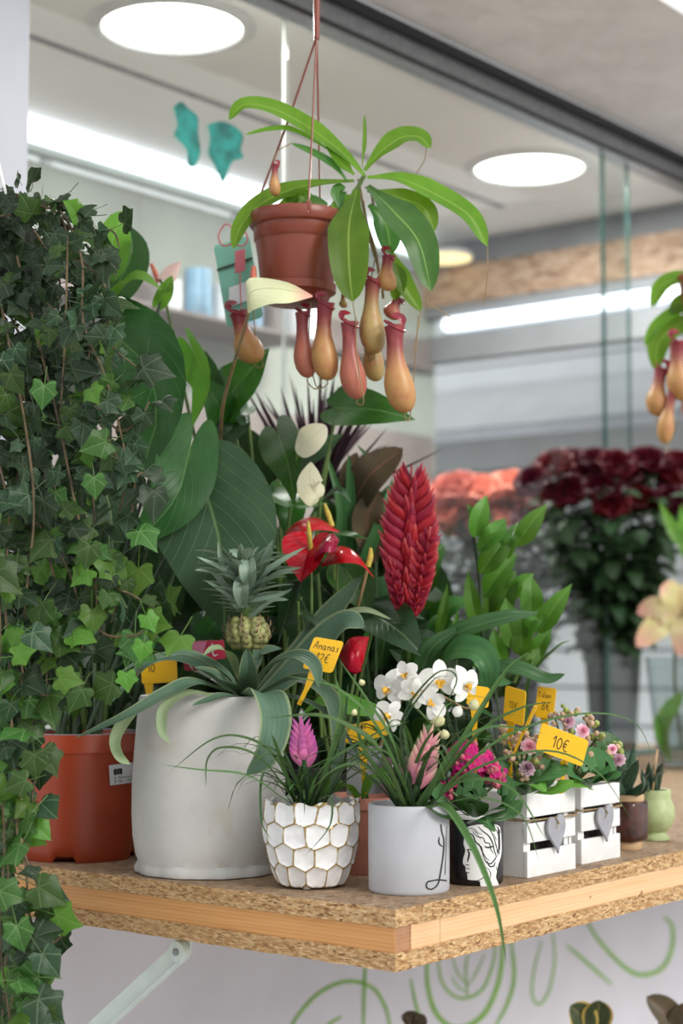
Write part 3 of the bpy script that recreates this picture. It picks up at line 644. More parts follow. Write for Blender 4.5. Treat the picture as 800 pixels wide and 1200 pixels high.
for k in range(12):
    a = k/12*2*math.pi; x, y = 138.1+2.1*math.cos(a), 904.4+2.1*math.sin(a); mk('printed_star', cylpatch(oncyl(oc[0], oc[1], .0875), x-.25, y-.25, x+.25, y-.25, x-.25, y+.25, 1), M['card'], stk)
def fontg(s, size):
    c = bpy.data.curves.new('txt', 'FONT'); c.body = s; c.size = size; c.resolution_u = 2; o = bpy.data.objects.new('txt', c); COL.objects.link(o)
    bpy.context.view_layer.update(); me = o.to_mesh(); V = [v.co[:] for v in me.vertices]; Fc = [list(p.vertices) for p in me.polygons]
    o.to_mesh_clear(); bpy.data.objects.remove(o); bpy.data.curves.remove(c); return V, Fc
for s, x0, y0, sz in (('A  Monstera adansonii', 133.5, 913.3, 4.3), ('B  NL - 15206401', 133.8, 917.6, 4.3)):
    V, Fc = fontg(s, sz); V = [v for v in V]; mk('printed_line', ([cs_(x0+x, y0-y-.13*x) for x, y, _ in V], Fc), M['ink'], stk, False)
# ---- white cement pot
wc = base_at(246, 1032, .095); WP = thing('potted_pineapple', 'young pineapple plant with a small crowned fruit in a big white cement pot', 'potted plant', wc)
h = .236; prof = [(.0935, 0), (.0975, .002), (.0985, .008), (.096, .012), (.0945, .016), (.0985, .026), (.1022, .05), (.1038, .08), (.1035, .12), (.101, .16), (.098, .20), (.0955, .225), (.0945, h-.004), (.093, h), (.089, h), (.0865, h-.004), (.086, .19)]
g = lathe(prof, wc, 96); V = g[0]; rs = np.random.RandomState(3)
for j in range(96):
    q = rs.uniform(-.0014, .0014)+.0012*math.sin(j*.7)
    for i in range(4): V[i*96+j, :2] += nz([*(V[i*96+j, :2]-wc[:2]), 0])[:2]*q
mk('pot', g, M['concrete'], WP); soil(WP, wc, .086, h*.93)
wcy = oncyl(wc[0], wc[1], .1006)
for rx, ry in ((24, 15), (15, 9)): mk('raised_swirl', tube([wcy(270+rx*math.cos(a), 888+ry*math.sin(a)) for a in np.linspace(.3, 5.6, 18)], .0011, 6, 60), M['concrete'], WP)
# ---- scalloped white and gold pot
sc = base_at(365, 1046, .045); sc[1] += .012; SCP = thing('scalloped_planter', 'pink-quilled tillandsia in a white scalloped pot with gold rims', 'potted plant', sc)
def scallop(c, h, n=180, m=64):
    rs = np.random.RandomState(5); cells = []; rows = 4; per = 13
    for r_ in range(-1, rows+1):
        for k in range(per): cells.append(((k+.5*(r_ % 2)+rs.uniform(-.12, .12))/per, (r_+.5+rs.uniform(-.10, .10))/rows))
    cells = np.array(cells); V = []; UV = []; Fc = []
    for i in range(m+1):
        y = i/m; z = h*y; R0 = .0385+.0215*min(1, y*1.55)**.55+.0015*math.sin(math.pi*y)
        for j in range(n):
            x = j/n; dx = (cells[:, 0]-x+.5) % 1-.5; dx = dx*per*.98; dy = (cells[:, 1]-y)*rows*1.02
            dd = np.sort(np.sqrt(dx*dx+dy*dy)); e = dd[1]-dd[0]; rd = max(0, 1-e/.34)
            q = R0+.0022*rd**2.2-.0030*min(1, e*1.2); a = 2*math.pi*x; V.append((c[0]+q*math.cos(a), c[1]+q*math.sin(a), c[2]+.003+z+(.0022*math.sin(13*a)*(y > .97)))); UV.append((rd if y < .985 else .6+.4*rd, 0))
    for i in range(m):
        for j in range(n): a = i*n+j; b = i*n+(j+1) % n; Fc.append([a, b, b+n, a+n])
    k0 = len(V)
    for j in range(n): V.append(c+(np.array(V[m*n+j])-c)*[.93, .93, .995]); UV.append((.3, 0))
    for j in range(n): V.append(c+(np.array(V[m*n+j])-c)*[.90, .90, .7]); UV.append((.0, 0))
    for j in range(n): a = m*n+j; b = m*n+(j+1) % n; Fc.append([a, b, k0+(j+1) % n, k0+j]); Fc.append([k0+j, k0+(j+1) % n, k0+n+(j+1) % n, k0+n+j])
    Fc.append(list(range(n))[::-1]); return np.array(V), Fc, np.array(UV)
mk('pot', scallop(sc, .105), M['ridge'], SCP); soil(SCP, sc, .051, .088)
for a in (-100, 20, 140): mk('foot', lathe([(.004, 0), (.006, .0015), (.006, .004)], sc+np.array([.03*math.cos(R(a)), .03*math.sin(R(a)), 0]), 12), M['white_paint'], SCP)
# ---- grey-white straight pot
gc = base_at(478, 1051, .0505); GP = thing('grey_pot_tillandsia', 'tillandsia with a pale pink quill in a straight matt grey-white pot', 'potted plant', gc)
mk('pot', lathe([(.0475, 0), (.0495, .002), (.0502, .005), (.0505, .05), (.0505, .105), (.0500, .1075), (.0485, .108), (.0470, .1065), (.0465, .09)], gc, 72), M['grey_glaze'], GP); soil(GP, gc, .047, .098)
gcy = oncyl(gc[0], gc[1], .0508)
mk('painted_line', ribbon([(516.5, 966), (517.5, 975), (520, 985), (519, 1003), (516, 1023), (513, 1036), (506, 1042), (500, 1040), (500.5, 1034), (507, 1032), (514, 1031), (523.5, 1032)], 1.7, gcy, 60, False), M['ink'], GP)
mk('painted_line', ribbon([(514.5, 981), (514, 986), (515.5, 990), (519, 992)], 1.9, gcy, 16), M['ink'], GP)
mk('painted_line', ribbon([(523.3, 968), (522.5, 990), (521.5, 1025)], .7, gcy, 20, False), M['ink'], GP)
# ---- black pot with a classical profile
bc = base_at(555, 1039, .0355); BP = thing('profile_pot_kalanchoe', 'magenta kalanchoe in a black pot printed with a white classical profile', 'potted plant', bc)
mk('pot', lathe([(.033, 0), (.0350, .002), (.0355, .006), (.0358, .04), (.0360, .082), (.0360, .084)], bc, 64), M['black_glaze'], BP)
mk('rim', lathe([(.0360, .0835), (.0366, .085), (.0366, .0875), (.0352, .0885), (.0335, .087), (.0330, .07)], bc, 64, None, False), M['white_paint'], BP); soil(BP, bc, .0335, .079)
bcy = oncyl(bc[0], bc[1], .0362); bcy2 = oncyl(bc[0], bc[1], .03635)
def b6(l): return [(500+x/6.667, 940+y/6.667) for x, y in l]
def rowfill(rows, cast, n=8):                      # rows: (y, xl, xr) in px
    rows = [tuple(catmull([(r[0], r[1], r[2]) for r in rows], len(rows)*3)[i]) for i in range(len(rows)*3)]; V = []; Fc = []
    for y, a, b in rows:
        for j in range(n+1): V.append(cast(a+(b-a)*j/n, y))
    for i in range(len(rows)-1):
        for j in range(n): k = i*(n+1)+j; Fc.append([k, k+1, k+n+2, k+n+1])
    return np.array(V), Fc
rw = [(175, 400, 540), (190, 330, 568), (215, 305, 575), (250, 300, 580), (290, 290, 582), (330, 287, 584), (370, 300, 584), (400, 296, 582), (440, 284, 574), (480, 282, 560), (495, 296, 556), (515, 302, 552), (535, 303, 548), (555, 312, 545), (585, 318, 540), (605, 324, 545), (618, 410, 552), (640, 416, 560), (664, 424, 566)]
mk('printed_profile', rowfill([(940+y/6.667, 500+a/6.667, 500+b/6.667) for y, a, b in rw], bcy), M['white_paint'], BP, label='white printed classical head in profile')
for l, w_ in (([(300, 265), (330, 245), (360, 260), (380, 310), (410, 335), (430, 380), (440, 420)], 1.6), ([(360, 235), (395, 270), (440, 280), (455, 315), (490, 325), (500, 370), (520, 400)], 1.2), ([(400, 190), (440, 230), (480, 260), (510, 310), (525, 370), (545, 430)], 1.5),
    ([(440, 185), (490, 215), (525, 280), (540, 340), (560, 400)], 1.0), ([(310, 215), (340, 205), (375, 215), (400, 240), (430, 250)], .8), ([(500, 185), (540, 215), (560, 260), (570, 300)], .8), ([(535, 180), (565, 215), (575, 240)], .7), ([(450, 345), (475, 355), (500, 350), (525, 345)], 2.0),
    ([(395, 330), (425, 350), (440, 400), (465, 440), (490, 455)], 1.2), ([(440, 420), (465, 470), (500, 480), (530, 450), (545, 420)], 1.5), ([(470, 460), (490, 500), (520, 500), (535, 470)], 1.6), ([(300, 488), (318, 492), (332, 488)], 1.0), ([(302, 512), (320, 520), (336, 518)], 1.0), ([(306, 548), (318, 553), (330, 550)], 1.3),
    ([(318, 375), (330, 400), (326, 430), (318, 465)], 2.2), ([(312, 372), (335, 370), (360, 385)], 1.3), ([(375, 390), (395, 395), (405, 410)], 1.0), ([(345, 612), (400, 612), (440, 590), (480, 560)], 1.0), ([(480, 520), (500, 560), (490, 600)], .8), ([(440, 520), (465, 545), (470, 580)], .6), ([(420, 545), (440, 570), (445, 598)], .6), ([(455, 505), (490, 535), (500, 580)], .6),
    ([(540, 500), (552, 540), (556, 580)], .8), ([(515, 240), (530, 262), (545, 300)], .6), ([(350, 222), (380, 235), (420, 290)], .6), ([(565, 330), (560, 370), (568, 410)], .9), ([(545, 330), (548, 380), (555, 420)], .6)):
    mk('printed_line', ribbon(b6(l), w_, bcy2, 18), M['ink'], BP)
# ---- pinkish terracotta pot with a hidden orchid
tc_ = base_at(422, 1027, .052); OR = thing('potted_orchid', 'white orchid with yellow lips in a pinkish terracotta pot at the back', 'potted plant', tc_)
mk('pot', lathe([(.043, 0), (.045, .003), (.050, .08), (.052, .085), (.0535, .086), (.0545, .100), (.0535, .1015), (.051, .101), (.050, .098), (.048, .07)], tc_, 56), M['terra'], OR); soil(OR, tc_, .049, .088)
mk('band', lathe([(.0452, .006), (.0462, .03)], tc_, 56, None, False), M['orange_pot'], OR)
# ---- whitewashed crates with grey wooden hearts
def crate(px, py, L, D, Hh, label, cards=None):
    p = ontop(px, py); t0_ = np.dot(p-K0, U); s0_ = np.dot(p-K0, Vv); t = thing('wooden_crate', label, 'crate', W(t0_+L/2, s0_+D/2, CT), 'little white crates')
    th = .006; sh_ = (Hh-.012)/3; z = CT
    zs = [(0, .034), (.045, .070), (.078, Hh)]
    for a, b in zs:
        mk('slat', tsbox(t0_, t0_+L, s0_, s0_+th, z+a, z+b, .0008), M['crate'], t, False); mk('slat', tsbox(t0_, t0_+L, s0_+D-th, s0_+D, z+a, z+b, .0008), M['crate'], t, False)
    for x in (t0_+.0004, t0_+L-th-.0004):
        mk('end_board', tsbox(x, x+th, s0_+th, s0_+D-th, z, z+.072, .0008), M['crate'], t, False); mk('end_board', tsbox(x, x+th, s0_+th, s0_+D-th, z+.076, z+Hh, .0008), M['crate'], t, False)
    for x in (t0_+th+.0004, t0_+L-2*th-.008):
        for y in (s0_+th+.0002, s0_+D-2*th-.006): mk('corner_post', tsbox(x, x+.010, y, y+.010, z, z+Hh-.003), M['crate'], t, False)
    mk('bottom', tsbox(t0_+.003, t0_+L-.003, s0_+.004, s0_+D-.004, z+.002, z+.006), M['crate'], t, False)
    for k in (0, 1):
        zz = z+.0735+.0016*k; c = [W(t0_-.001, s0_-.001, zz), W(t0_+L*.5, s0_-.0018, zz-.001*k), W(t0_+L+.001, s0_-.001, zz), W(t0_+L+.001, s0_+D+.001, zz), W(t0_-.001, s0_+D+.001, zz), W(t0_-.001, s0_-.001, zz)]
        mk('twine', tube(c, .0008, 5, 60), M['twine'], t)
    hx = t0_+L*.52; pts = []
    for k in range(36):
        a = 2*math.pi*k/36; pts.append((.0019*.95*16*math.sin(a)**3*.0+.00142*16*math.sin(a)**3, .00175*(13*math.cos(a)-5*math.cos(2*a)-2*math.cos(3*a)-math.cos(4*a))))
    o = W(hx, s0_-.0075, z+.056); hh = mk('heart', prism(pts, o, U*.98+np.array([0, 0, .10]), np.array([0, 0, 1.])-U*.12, Vv*.004, .0006), M['heart'], t, False, label='grey painted wooden heart')
    mk('twine', tube([W(hx-.003, s0_-.001, z+.0745), W(hx-.001, s0_-.009, z+.070), W(hx+.001, s0_-.0085, z+.066), W(hx+.003, s0_-.001, z+.074)], .0007, 5, 16), M['twine'], t)
    mk('twine', tube([W(hx, s0_-.008, z+.069), W(hx-.004, s0_-.010, z+.066), W(hx-.006, s0_-.010, z+.060)], .0006, 5, 12), M['twine'], t)
    lin = tsbox(t0_+.014, t0_+L-.014, s0_+.014, s0_+D-.014, z+.008, z+Hh-.010); mk('liner', lin, M['soil'], t, False)
    return t0_, s0_
c1 = crate(618, 1029.5, .122, .088, .110, 'white wooden crate with a grey heart, nearer the black pot')
c2 = crate(681.5, 1013.5, .108, .085, .106, 'white wooden crate with a grey heart, nearer the brown pot')
# ---- brown and green little pots
bo = ontop(736, 997); bo[1] += .024; bo[0] += .001; BR = thing('brown_pot_succulent', 'succulent in a small square glossy brown pot on a clay foot', 'potted plant', bo)
def sqlathe(c, prof, e=.35, ang=0, n=64):
    g = lathe(prof, (0, 0, 0), n); V = g[0]
    for v in V:
        a = math.atan2(v[1], v[0]); r = math.hypot(v[0], v[1]); q = (abs(math.cos(a))**5+abs(math.sin(a))**5)**(-1/5); r2 = r*(1+(q-1)*e); v[0] = r2*math.cos(a+ang); v[1] = r2*math.sin(a+ang)
    return V+np.asarray(c), g[1], g[2]
mk('foot', lathe([(.0225, 0), (.0235, .001), (.0235, .013), (.022, .015)], bo, 40), M['clay'], BR)
mk('pot', sqlathe(bo, [(.024, .012), (.0275, .015), (.0285, .02), (.0290, .066), (.0275, .071), (.0255, .072)], .75, math.pi/2-TH), M['brown_glaze'], BR)
mk('rim', lathe([(.0262, .070), (.0272, .072), (.0272, .080), (.0262, .081), (.024, .080), (.023, .07)], bo, 40), M['clay'], BR); soil(BR, bo, .024, .077)
go = ontop(770, 986); go[1] += .022; GR = thing('green_pot_succulent', 'dark succulent in a small round pale green pot with a stick', 'potted plant', go)
mk('pot', lathe([(.0215, 0), (.0235, .001), (.0232, .005), (.0180, .009), (.0175, .012), (.0225, .017), (.0290, .027), (.0320, .040), (.0305, .053), (.0262, .062), (.0252, .066), (.0262, .076), (.0250, .078), (.021, .077), (.0205, .065)], go, 48), M['green_glaze'], GR); soil(GR, go, .0205, .070)
# ---- hidden pots further back that carry the tall plants
def backpot(name, label, px, Y, r, h, mat='black_pot'):
    c = P(px, 900, Y); c[2] = CT; t = thing(name, label, 'potted plant', c); mk('pot', lathe(potprof(r*.8, r, h, .003, lip=.002, inner=.8), c, 40), M[mat], t); soil(t, c, r*.93, h*.9); return t, c
RA, rac = backpot('red_anthurium', 'glossy red anthurium with yellow spadices, standing behind the pineapple price sign', 392, 2.52, .062, .12)
WA, wac = backpot('white_anthurium', 'tall cream-flowered anthurium rising behind the big dull heart leaf', 322, 2.66, .070, .14)
VR, vrc = backpot('flaming_sword', 'bromeliad with one flattened feathery red flower spike', 478, 2.58, .06, .12)
ZZ, zzc = backpot('leafy_shrub', 'upright bright green shrub with broad leaflets, right of the red spike', 592, 2.72, .06, .12)
DR, drc = backpot('spiky_dracaena', 'dark purple spiky dracaena below the hanging pitchers', 372, 2.93, .06, .14)
CR, crc = backpot('bronze_leaf_plant', 'bronze-leaved foliage plant between the cream spathes and the red spike', 440, 2.74, .055, .12)
DL, dlc = backpot('strap_leaf_plant', 'plant with dark arching strap leaves behind the white orchid', 545, 2.50, .05, .11)
FI, fic = backpot('glossy_foliage_plant', 'dark glossy foliage plant filling the gap behind the red bud', 455, 2.86, .075, .14)
FJ, fjc = backpot('dark_foliage_plant', 'dark foliage plant in the shade between ivy and pineapple', 205, 2.74, .07, .14)
# ================================================================== PLANTS
def rad(a): return math.radians(a)
def arch(c, az, L, up, droop, n=5, lean=0):
    """grass arc: leaves c along azimuth az, first rising then drooping"""
    d = np.array([math.cos(az), math.sin(az), 0]); pts = [np.array(c, float)]; a = up; st = L/n; p = pts[0]
    for i in range(n): p = p+(d*math.cos(a)+np.array([0, 0, math.sin(a)]))*st; pts.append(p); a -= droop*(i+1)/n
    return pts
# ---------------- philodendron in the orange pot
def petiole(t, c, px, Y, r=2.2, mat='stem_dark'):
    e = P(px[0], px[1], Y); b = np.array([c[0]+random.uniform(-.04, .04), c[1]+random.uniform(-.03, .03), c[2]+.15]); m_ = (b+e)/2+np.array([0, .02, .03])
    mk('petiole', tube([b, m_, e], [r*1.2*Y/F, r*Y/F, r*.8*Y/F], 7), M[mat], t)
PH = [  # spine px, width px, material, options
 ([(140, 398, 2.50), (172, 430, 2.44), (184, 490, 2.42), (160, 566, 2.44)], 110, 'philo', dict(N=(-.5, -1, .1), fold=.25, cup=.1, curl=-.12)),
 ([(222, 528, 2.44), (205, 585, 2.40), (152, 644, 2.40)], 76, 'philo', dict(N=(.3, -1, .35), fold=.3, cup=.2)),
 ([(240, 573, 2.44), (256, 628, 2.40), (262, 690, 2.39), (263, 742, 2.42)], 150, 'philo_grey', dict(N=(-.05, -1, .15), fold=.12, cup=.10, wave=.02, quilt=.012)),
 ([(118, 560, 2.46), (130, 600, 2.43), (132, 652, 2.43)], 74, 'philo_grey', dict(N=(.2, -1, .1))),
 ([(95, 452, 2.46), (88, 490, 2.42), (96, 528, 2.42)], 66, 'philo_light', dict(N=(-.3, -1, .1))),
 ([(128, 305, 2.52), (136, 268, 2.50), (152, 247, 2.52)], 44, 'philo_light', dict(N=(.4, -1, -.2), fold=.3)),
 ([(140, 330, 2.55), (155, 295, 2.55), (150, 262, 2.56)], 50, 'philo', dict(N=(.2, -1, -.2))),
 ([(132, 352, 2.50), (158, 326, 2.47), (190, 340, 2.47)], 40, 'philo_light', dict(N=(0, -.6, 1), fold=.4)),
 ([(188, 352, 2.56), (196, 335, 2.55), (202, 322, 2.55)], 22, 'philo_light', dict(N=(.6, -1, 0))),
 ([(228, 415, 2.50), (243, 450, 2.47), (224, 505, 2.47)], 44, 'philo_light', dict(N=(-1.1, -1, .1), fold=.5)),
 ([(150, 700, 2.52), (172, 735, 2.50), (175, 780, 2.5)], 66, 'philo', dict(N=(.1, -1, .5))),
 ([(205, 560, 2.62), (190, 620, 2.6), (186, 680, 2.6)], 60, 'dark_leaf', dict(N=(-.3, -1, .1))),
 ([(60, 560, 2.55), (50, 620, 2.5), (60, 690, 2.5)], 80, 'philo', dict(N=(.2, -1, .1))),
 ([(60, 420, 2.6), (50, 470, 2.55), (60, 540, 2.55)], 80, 'philo', dict(N=(.2, -1, .1))),
 ([(100, 740, 2.56), (110, 785, 2.52), (140, 830, 2.52)], 50, 'dark_leaf', dict(N=(.2, -1, .4))),
]
for sp_, w_, mt, k in PH: heartpart(OP, sp_, w_, mt, **k); petiole(OP, oc, sp_[0][:2], sp_[0][2]+.005, 2.4)
for x0, y0, x1, y1, r in ((120, 850, 145, 690, 5), (135, 850, 180, 700, 4), (100, 855, 90, 700, 5), (150, 850, 215, 640, 3.5), (85, 858, 82, 740, 7), (160, 850, 200, 730, 3)):
    stem(OP, [(x0, y0, 2.5), ((x0+x1)/2-4, (y0+y1)/2, 2.5), (x1, y1, 2.56)], [r*1.1, r*.8, r*.5], 'stem_green' if r > 4 else 'stem_dark', name='petiole')
# ---------------- dark fill behind: foliage plants
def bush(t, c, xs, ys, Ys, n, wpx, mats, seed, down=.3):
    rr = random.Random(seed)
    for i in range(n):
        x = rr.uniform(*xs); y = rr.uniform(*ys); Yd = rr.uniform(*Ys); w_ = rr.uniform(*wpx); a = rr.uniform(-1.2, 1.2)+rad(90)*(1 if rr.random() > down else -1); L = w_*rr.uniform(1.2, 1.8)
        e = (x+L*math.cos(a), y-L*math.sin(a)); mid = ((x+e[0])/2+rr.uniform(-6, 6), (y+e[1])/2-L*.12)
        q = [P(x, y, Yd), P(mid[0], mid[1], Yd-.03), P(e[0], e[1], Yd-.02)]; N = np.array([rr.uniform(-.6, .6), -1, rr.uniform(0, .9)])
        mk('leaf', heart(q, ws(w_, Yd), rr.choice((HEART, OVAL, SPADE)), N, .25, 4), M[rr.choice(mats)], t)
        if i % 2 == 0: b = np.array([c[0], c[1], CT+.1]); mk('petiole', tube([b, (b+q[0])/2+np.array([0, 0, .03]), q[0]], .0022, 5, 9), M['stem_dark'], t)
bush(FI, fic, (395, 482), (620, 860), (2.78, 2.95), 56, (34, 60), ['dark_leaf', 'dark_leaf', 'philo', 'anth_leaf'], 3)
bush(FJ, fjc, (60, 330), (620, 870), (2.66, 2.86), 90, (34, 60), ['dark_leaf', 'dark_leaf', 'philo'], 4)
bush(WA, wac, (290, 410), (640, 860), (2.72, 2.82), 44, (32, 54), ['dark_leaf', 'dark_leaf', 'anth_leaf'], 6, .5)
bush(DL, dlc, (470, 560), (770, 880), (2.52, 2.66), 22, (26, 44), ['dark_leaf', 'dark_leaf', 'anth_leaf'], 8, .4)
# ---------------- white anthurium
ANL = [
 ([(318, 470, 2.66), (345, 512, 2.62), (300, 540, 2.62)], 10, 'anth_leaf', {}),
 ([(396, 478, 2.60), (440, 480, 2.54), (487, 492, 2.54)], 54, 'anth_leaf', dict(N=(.05, -1, .2), fold=.12)),
 ([(395, 470, 2.66), (415, 455, 2.66), (440, 463, 2.68)], 22, 'philo_grey', dict(N=(0, -1, .5))),
 ([(262, 472, 2.64), (284, 444, 2.58), (316, 408, 2.58)], 62, 'anth_leaf', dict(N=(.1, -1, .25), fold=.25)),
 ([(255, 462, 2.62), (248, 436, 2.62), (240, 410, 2.62)], 30, 'philo', dict(N=(-.6, -1, .2), fold=.4)),
 ([(262, 500, 2.62), (254, 470, 2.58), (232, 440, 2.58)], 50, 'anth_leaf', dict(N=(.4, -1, .1))),
 ([(275, 492, 2.64), (268, 505, 2.60), (240, 525, 2.6)], 40, 'dark_leaf', dict(N=(.1, -1, .4))),
 ([(325, 508, 2.62), (338, 545, 2.55), (345, 592, 2.55)], 56, 'anth_leaf', dict(N=(-.5, -1, .3), fold=.2)),
 ([(352, 540, 2.68), (375, 525, 2.66), (402, 508, 2.66)], 34, 'philo_grey', dict(N=(.2, -1, .5), fold=.2)),
 ([(320, 580, 2.6), (345, 592, 2.55), (385, 590, 2.55)], 40, 'anth_leaf', dict(N=(.1, -.7, 1), fold=.3)),
 ([(334, 574, 2.64), (340, 600, 2.6), (338, 640, 2.6)], 44, 'anth_leaf', dict(N=(.1, -1, .2))),
 ([(290, 478, 2.66), (282, 488, 2.62), (290, 505, 2.62)], 22, 'philo_grey', {}),
 ([(370, 600, 2.64), (395, 575, 2.60), (412, 590, 2.60)], 24, 'philo_grey', dict(N=(0, -.8, 1), fold=.3)),
 ([(300, 560, 2.7), (280, 520, 2.68), (250, 500, 2.68)], 60, 'dark_leaf', {}),
]
for sp_, w_, mt, k in ANL[1:]:
    heartpart(WA, sp_, w_, mt, out=ANTH, rings=5, **k); e = P(*sp_[0]); b = np.array([wac[0]+random.uniform(-.03, .03), wac[1], CT+.12]); mk('petiole', tube([b, (b+e)/2+np.array([0, .02, .02]), e], [.0035, .0028, .0022], 6), M['stem_green'], WA)
# spathes: wide near base, seen from the side or front
sp1 = [(291, 366, 2.50), (296, 338, 2.49), (325, 336, 2.46), (366, 347, 2.44)]
def spathe(t, pts, w_, mt, tip, **k): return heartpart(t, pts, w_, mt, name='spathe', out=ANTH, rings=6, **k)
def quadleaf(top, bot, n=14, m=5, bulge=.3, Nn=(0, -1, .2)):
    """a spathe or leaf seen edge on, spanned between its two outline curves (3D), bulging out"""
    A = catmull(top, n+1); B = catmull(bot, n+1); V = []; UV = []; Fc = []; Nn = nz(Nn)
    for i in range(n+1):
        w_ = np.linalg.norm(A[i]-B[i])
        for j in range(m+1):
            v = j/m; V.append(A[i]*(1-v)+B[i]*v+Nn*bulge*w_*math.sin(math.pi*v)*.5); UV.append((i/n, v))
    for i in range(n):
        for j in range(m): a = i*(m+1)+j; Fc.append([a, a+1, a+m+2, a+m+1])
    return np.array(V), Fc, np.array(UV)
def ql(t, top, bot, mt, Y, name='spathe', **k): return mk(name, quadleaf(PP(top, Y), PP(bot, Y), **k), M[mt], t)
ql(WA, [(290, 366, 2.36), (289, 345, 2.36), (290, 327, 2.37), (312, 326, 2.38), (340, 332, 2.38), (366, 346, 2.36)], [(291, 368, 2.36), (293, 366, 2.34), (300, 362, 2.33), (318, 356, 2.32), (340, 355, 2.32), (366, 348, 2.36)], 'cream_sp', None, bulge=.25)
stem(WA, [(291, 366, 2.36), (282, 400, 2.40), (262, 470, 2.50), (258, 520, 2.6)], [1.6, 2.1, 2.3], 'stem_tan', name='flower_stem')
stem(WA, [(296, 335, 2.40), (297, 320, 2.40), (297, 312, 2.40)], [4.3, 4.0, 2.5], 'spadix_r', name='spadix', n=10)
ql(WA, [(184, 325, 2.60), (196, 312, 2.60), (212, 306, 2.59)], [(184, 326, 2.60), (204, 330, 2.58), (212, 307, 2.59)], 'pink_sp', None, bulge=.3)
stem(WA, [(186, 330, 2.61), (181, 318, 2.61), (177, 309, 2.61)], [3.5, 3, 2], 'spadix_r', name='spadix', n=10); stem(WA, [(188, 326, 2.60), (200, 380, 2.62), (230, 520, 2.66), (280, 700, 2.68)], [1.6, 2, 2.4], 'stem_green', name='flower_stem')
heartpart(WA, [(347, 530, 2.52), (362, 515, 2.49), (382, 499, 2.50)], 34, 'white_sp', name='spathe', out=OVAL, N=(.25, -1, .3), fold=.1, cup=.2)
stem(WA, [(349, 528, 2.53), (344, 560, 2.56), (335, 640, 2.6)], [1.5, 2, 2.2], 'stem_green', name='flower_stem')
heartpart(WA, [(374, 583, 2.52), (363, 568, 2.49), (364, 541, 2.50)], 36, 'white_sp', name='spathe', out=SPADE, N=(-.2, -1, .3), fold=.1, cup=.2)
stem(WA, [(374, 582, 2.53), (372, 620, 2.56), (350, 700, 2.6)], [1.5, 2, 2.2], 'stem_green', name='flower_stem')
# ---------------- red anthurium
ql(RA, [(334, 624, 2.50), (350, 610, 2.50), (372, 607, 2.50), (397, 622, 2.48)], [(334, 626, 2.50), (352, 625, 2.45), (374, 621, 2.45), (397, 624, 2.47)], 'red', None, bulge=.3)
stem(RA, [(389, 617, 2.50), (384, 602, 2.50), (380, 590, 2.50)], [3.2, 3.4, 1.6], 'spadix_y', name='spadix', n=10)
heartpart(RA, [(364, 636, 2.44), (358, 655, 2.42), (352, 682, 2.42)], 60, 'red', name='spathe', out=ANTH, N=(-.25, -1, .5), fold=.55, cup=.1)
ql(RA, [(366, 660, 2.42), (374, 638, 2.40), (388, 625, 2.40), (397, 632, 2.40)], [(366, 662, 2.42), (376, 648, 2.37), (390, 647, 2.37), (397, 634, 2.40)], 'red', None, bulge=.5)
stem(RA, [(364, 645, 2.43), (362, 625, 2.42), (361, 611, 2.42)], [3.0, 3.1, 1.5], 'spadix_y', name='spadix', n=10)
stem(RA, [(364, 650, 2.45), (365, 700, 2.46), (365, 790, 2.48)], [1.5, 1.8, 2], 'stem_green', name='flower_stem')
ql(RA, [(376, 662, 2.47), (392, 641, 2.47), (415, 646, 2.46), (438, 676, 2.43)], [(376, 664, 2.47), (400, 660, 2.42), (422, 662, 2.42), (438, 677, 2.43)], 'red', None, bulge=.35)
stem(RA, [(431, 664, 2.45), (434, 652, 2.45), (434, 642, 2.45)], [3.4, 3.4, 1.8], 'spadix_y', name='spadix', n=10); stem(RA, [(430, 668, 2.45), (422, 700, 2.46), (418, 715, 2.47)], [2, 2, 1.8], 'stem_tan', name='flower_stem')
stem(RA, [(395, 660, 2.45), (394, 710, 2.46), (390, 780, 2.48)], [1.6, 1.8, 2], 'stem_green', name='flower_stem')
ql(RA, [(397, 768, 2.42), (410, 748, 2.42), (432, 746, 2.42)], [(397, 770, 2.42), (414, 790, 2.40), (424, 780, 2.40), (432, 748, 2.42)], 'red', None, bulge=.6)
ql(RA, [(398, 764, 2.41), (412, 762, 2.38), (424, 786, 2.39)], [(398, 772, 2.41), (408, 786, 2.38), (424, 787, 2.39)], 'red', None, bulge=.4)
for x, y0 in ((373, 785), (383, 785), (392, 780), (349, 705)): stem(RA, [(x, y0, 2.44), (x+2, y0+50, 2.46), (x+4, y0+80, 2.47)], 1.9, 'stem_green', name='petiole')
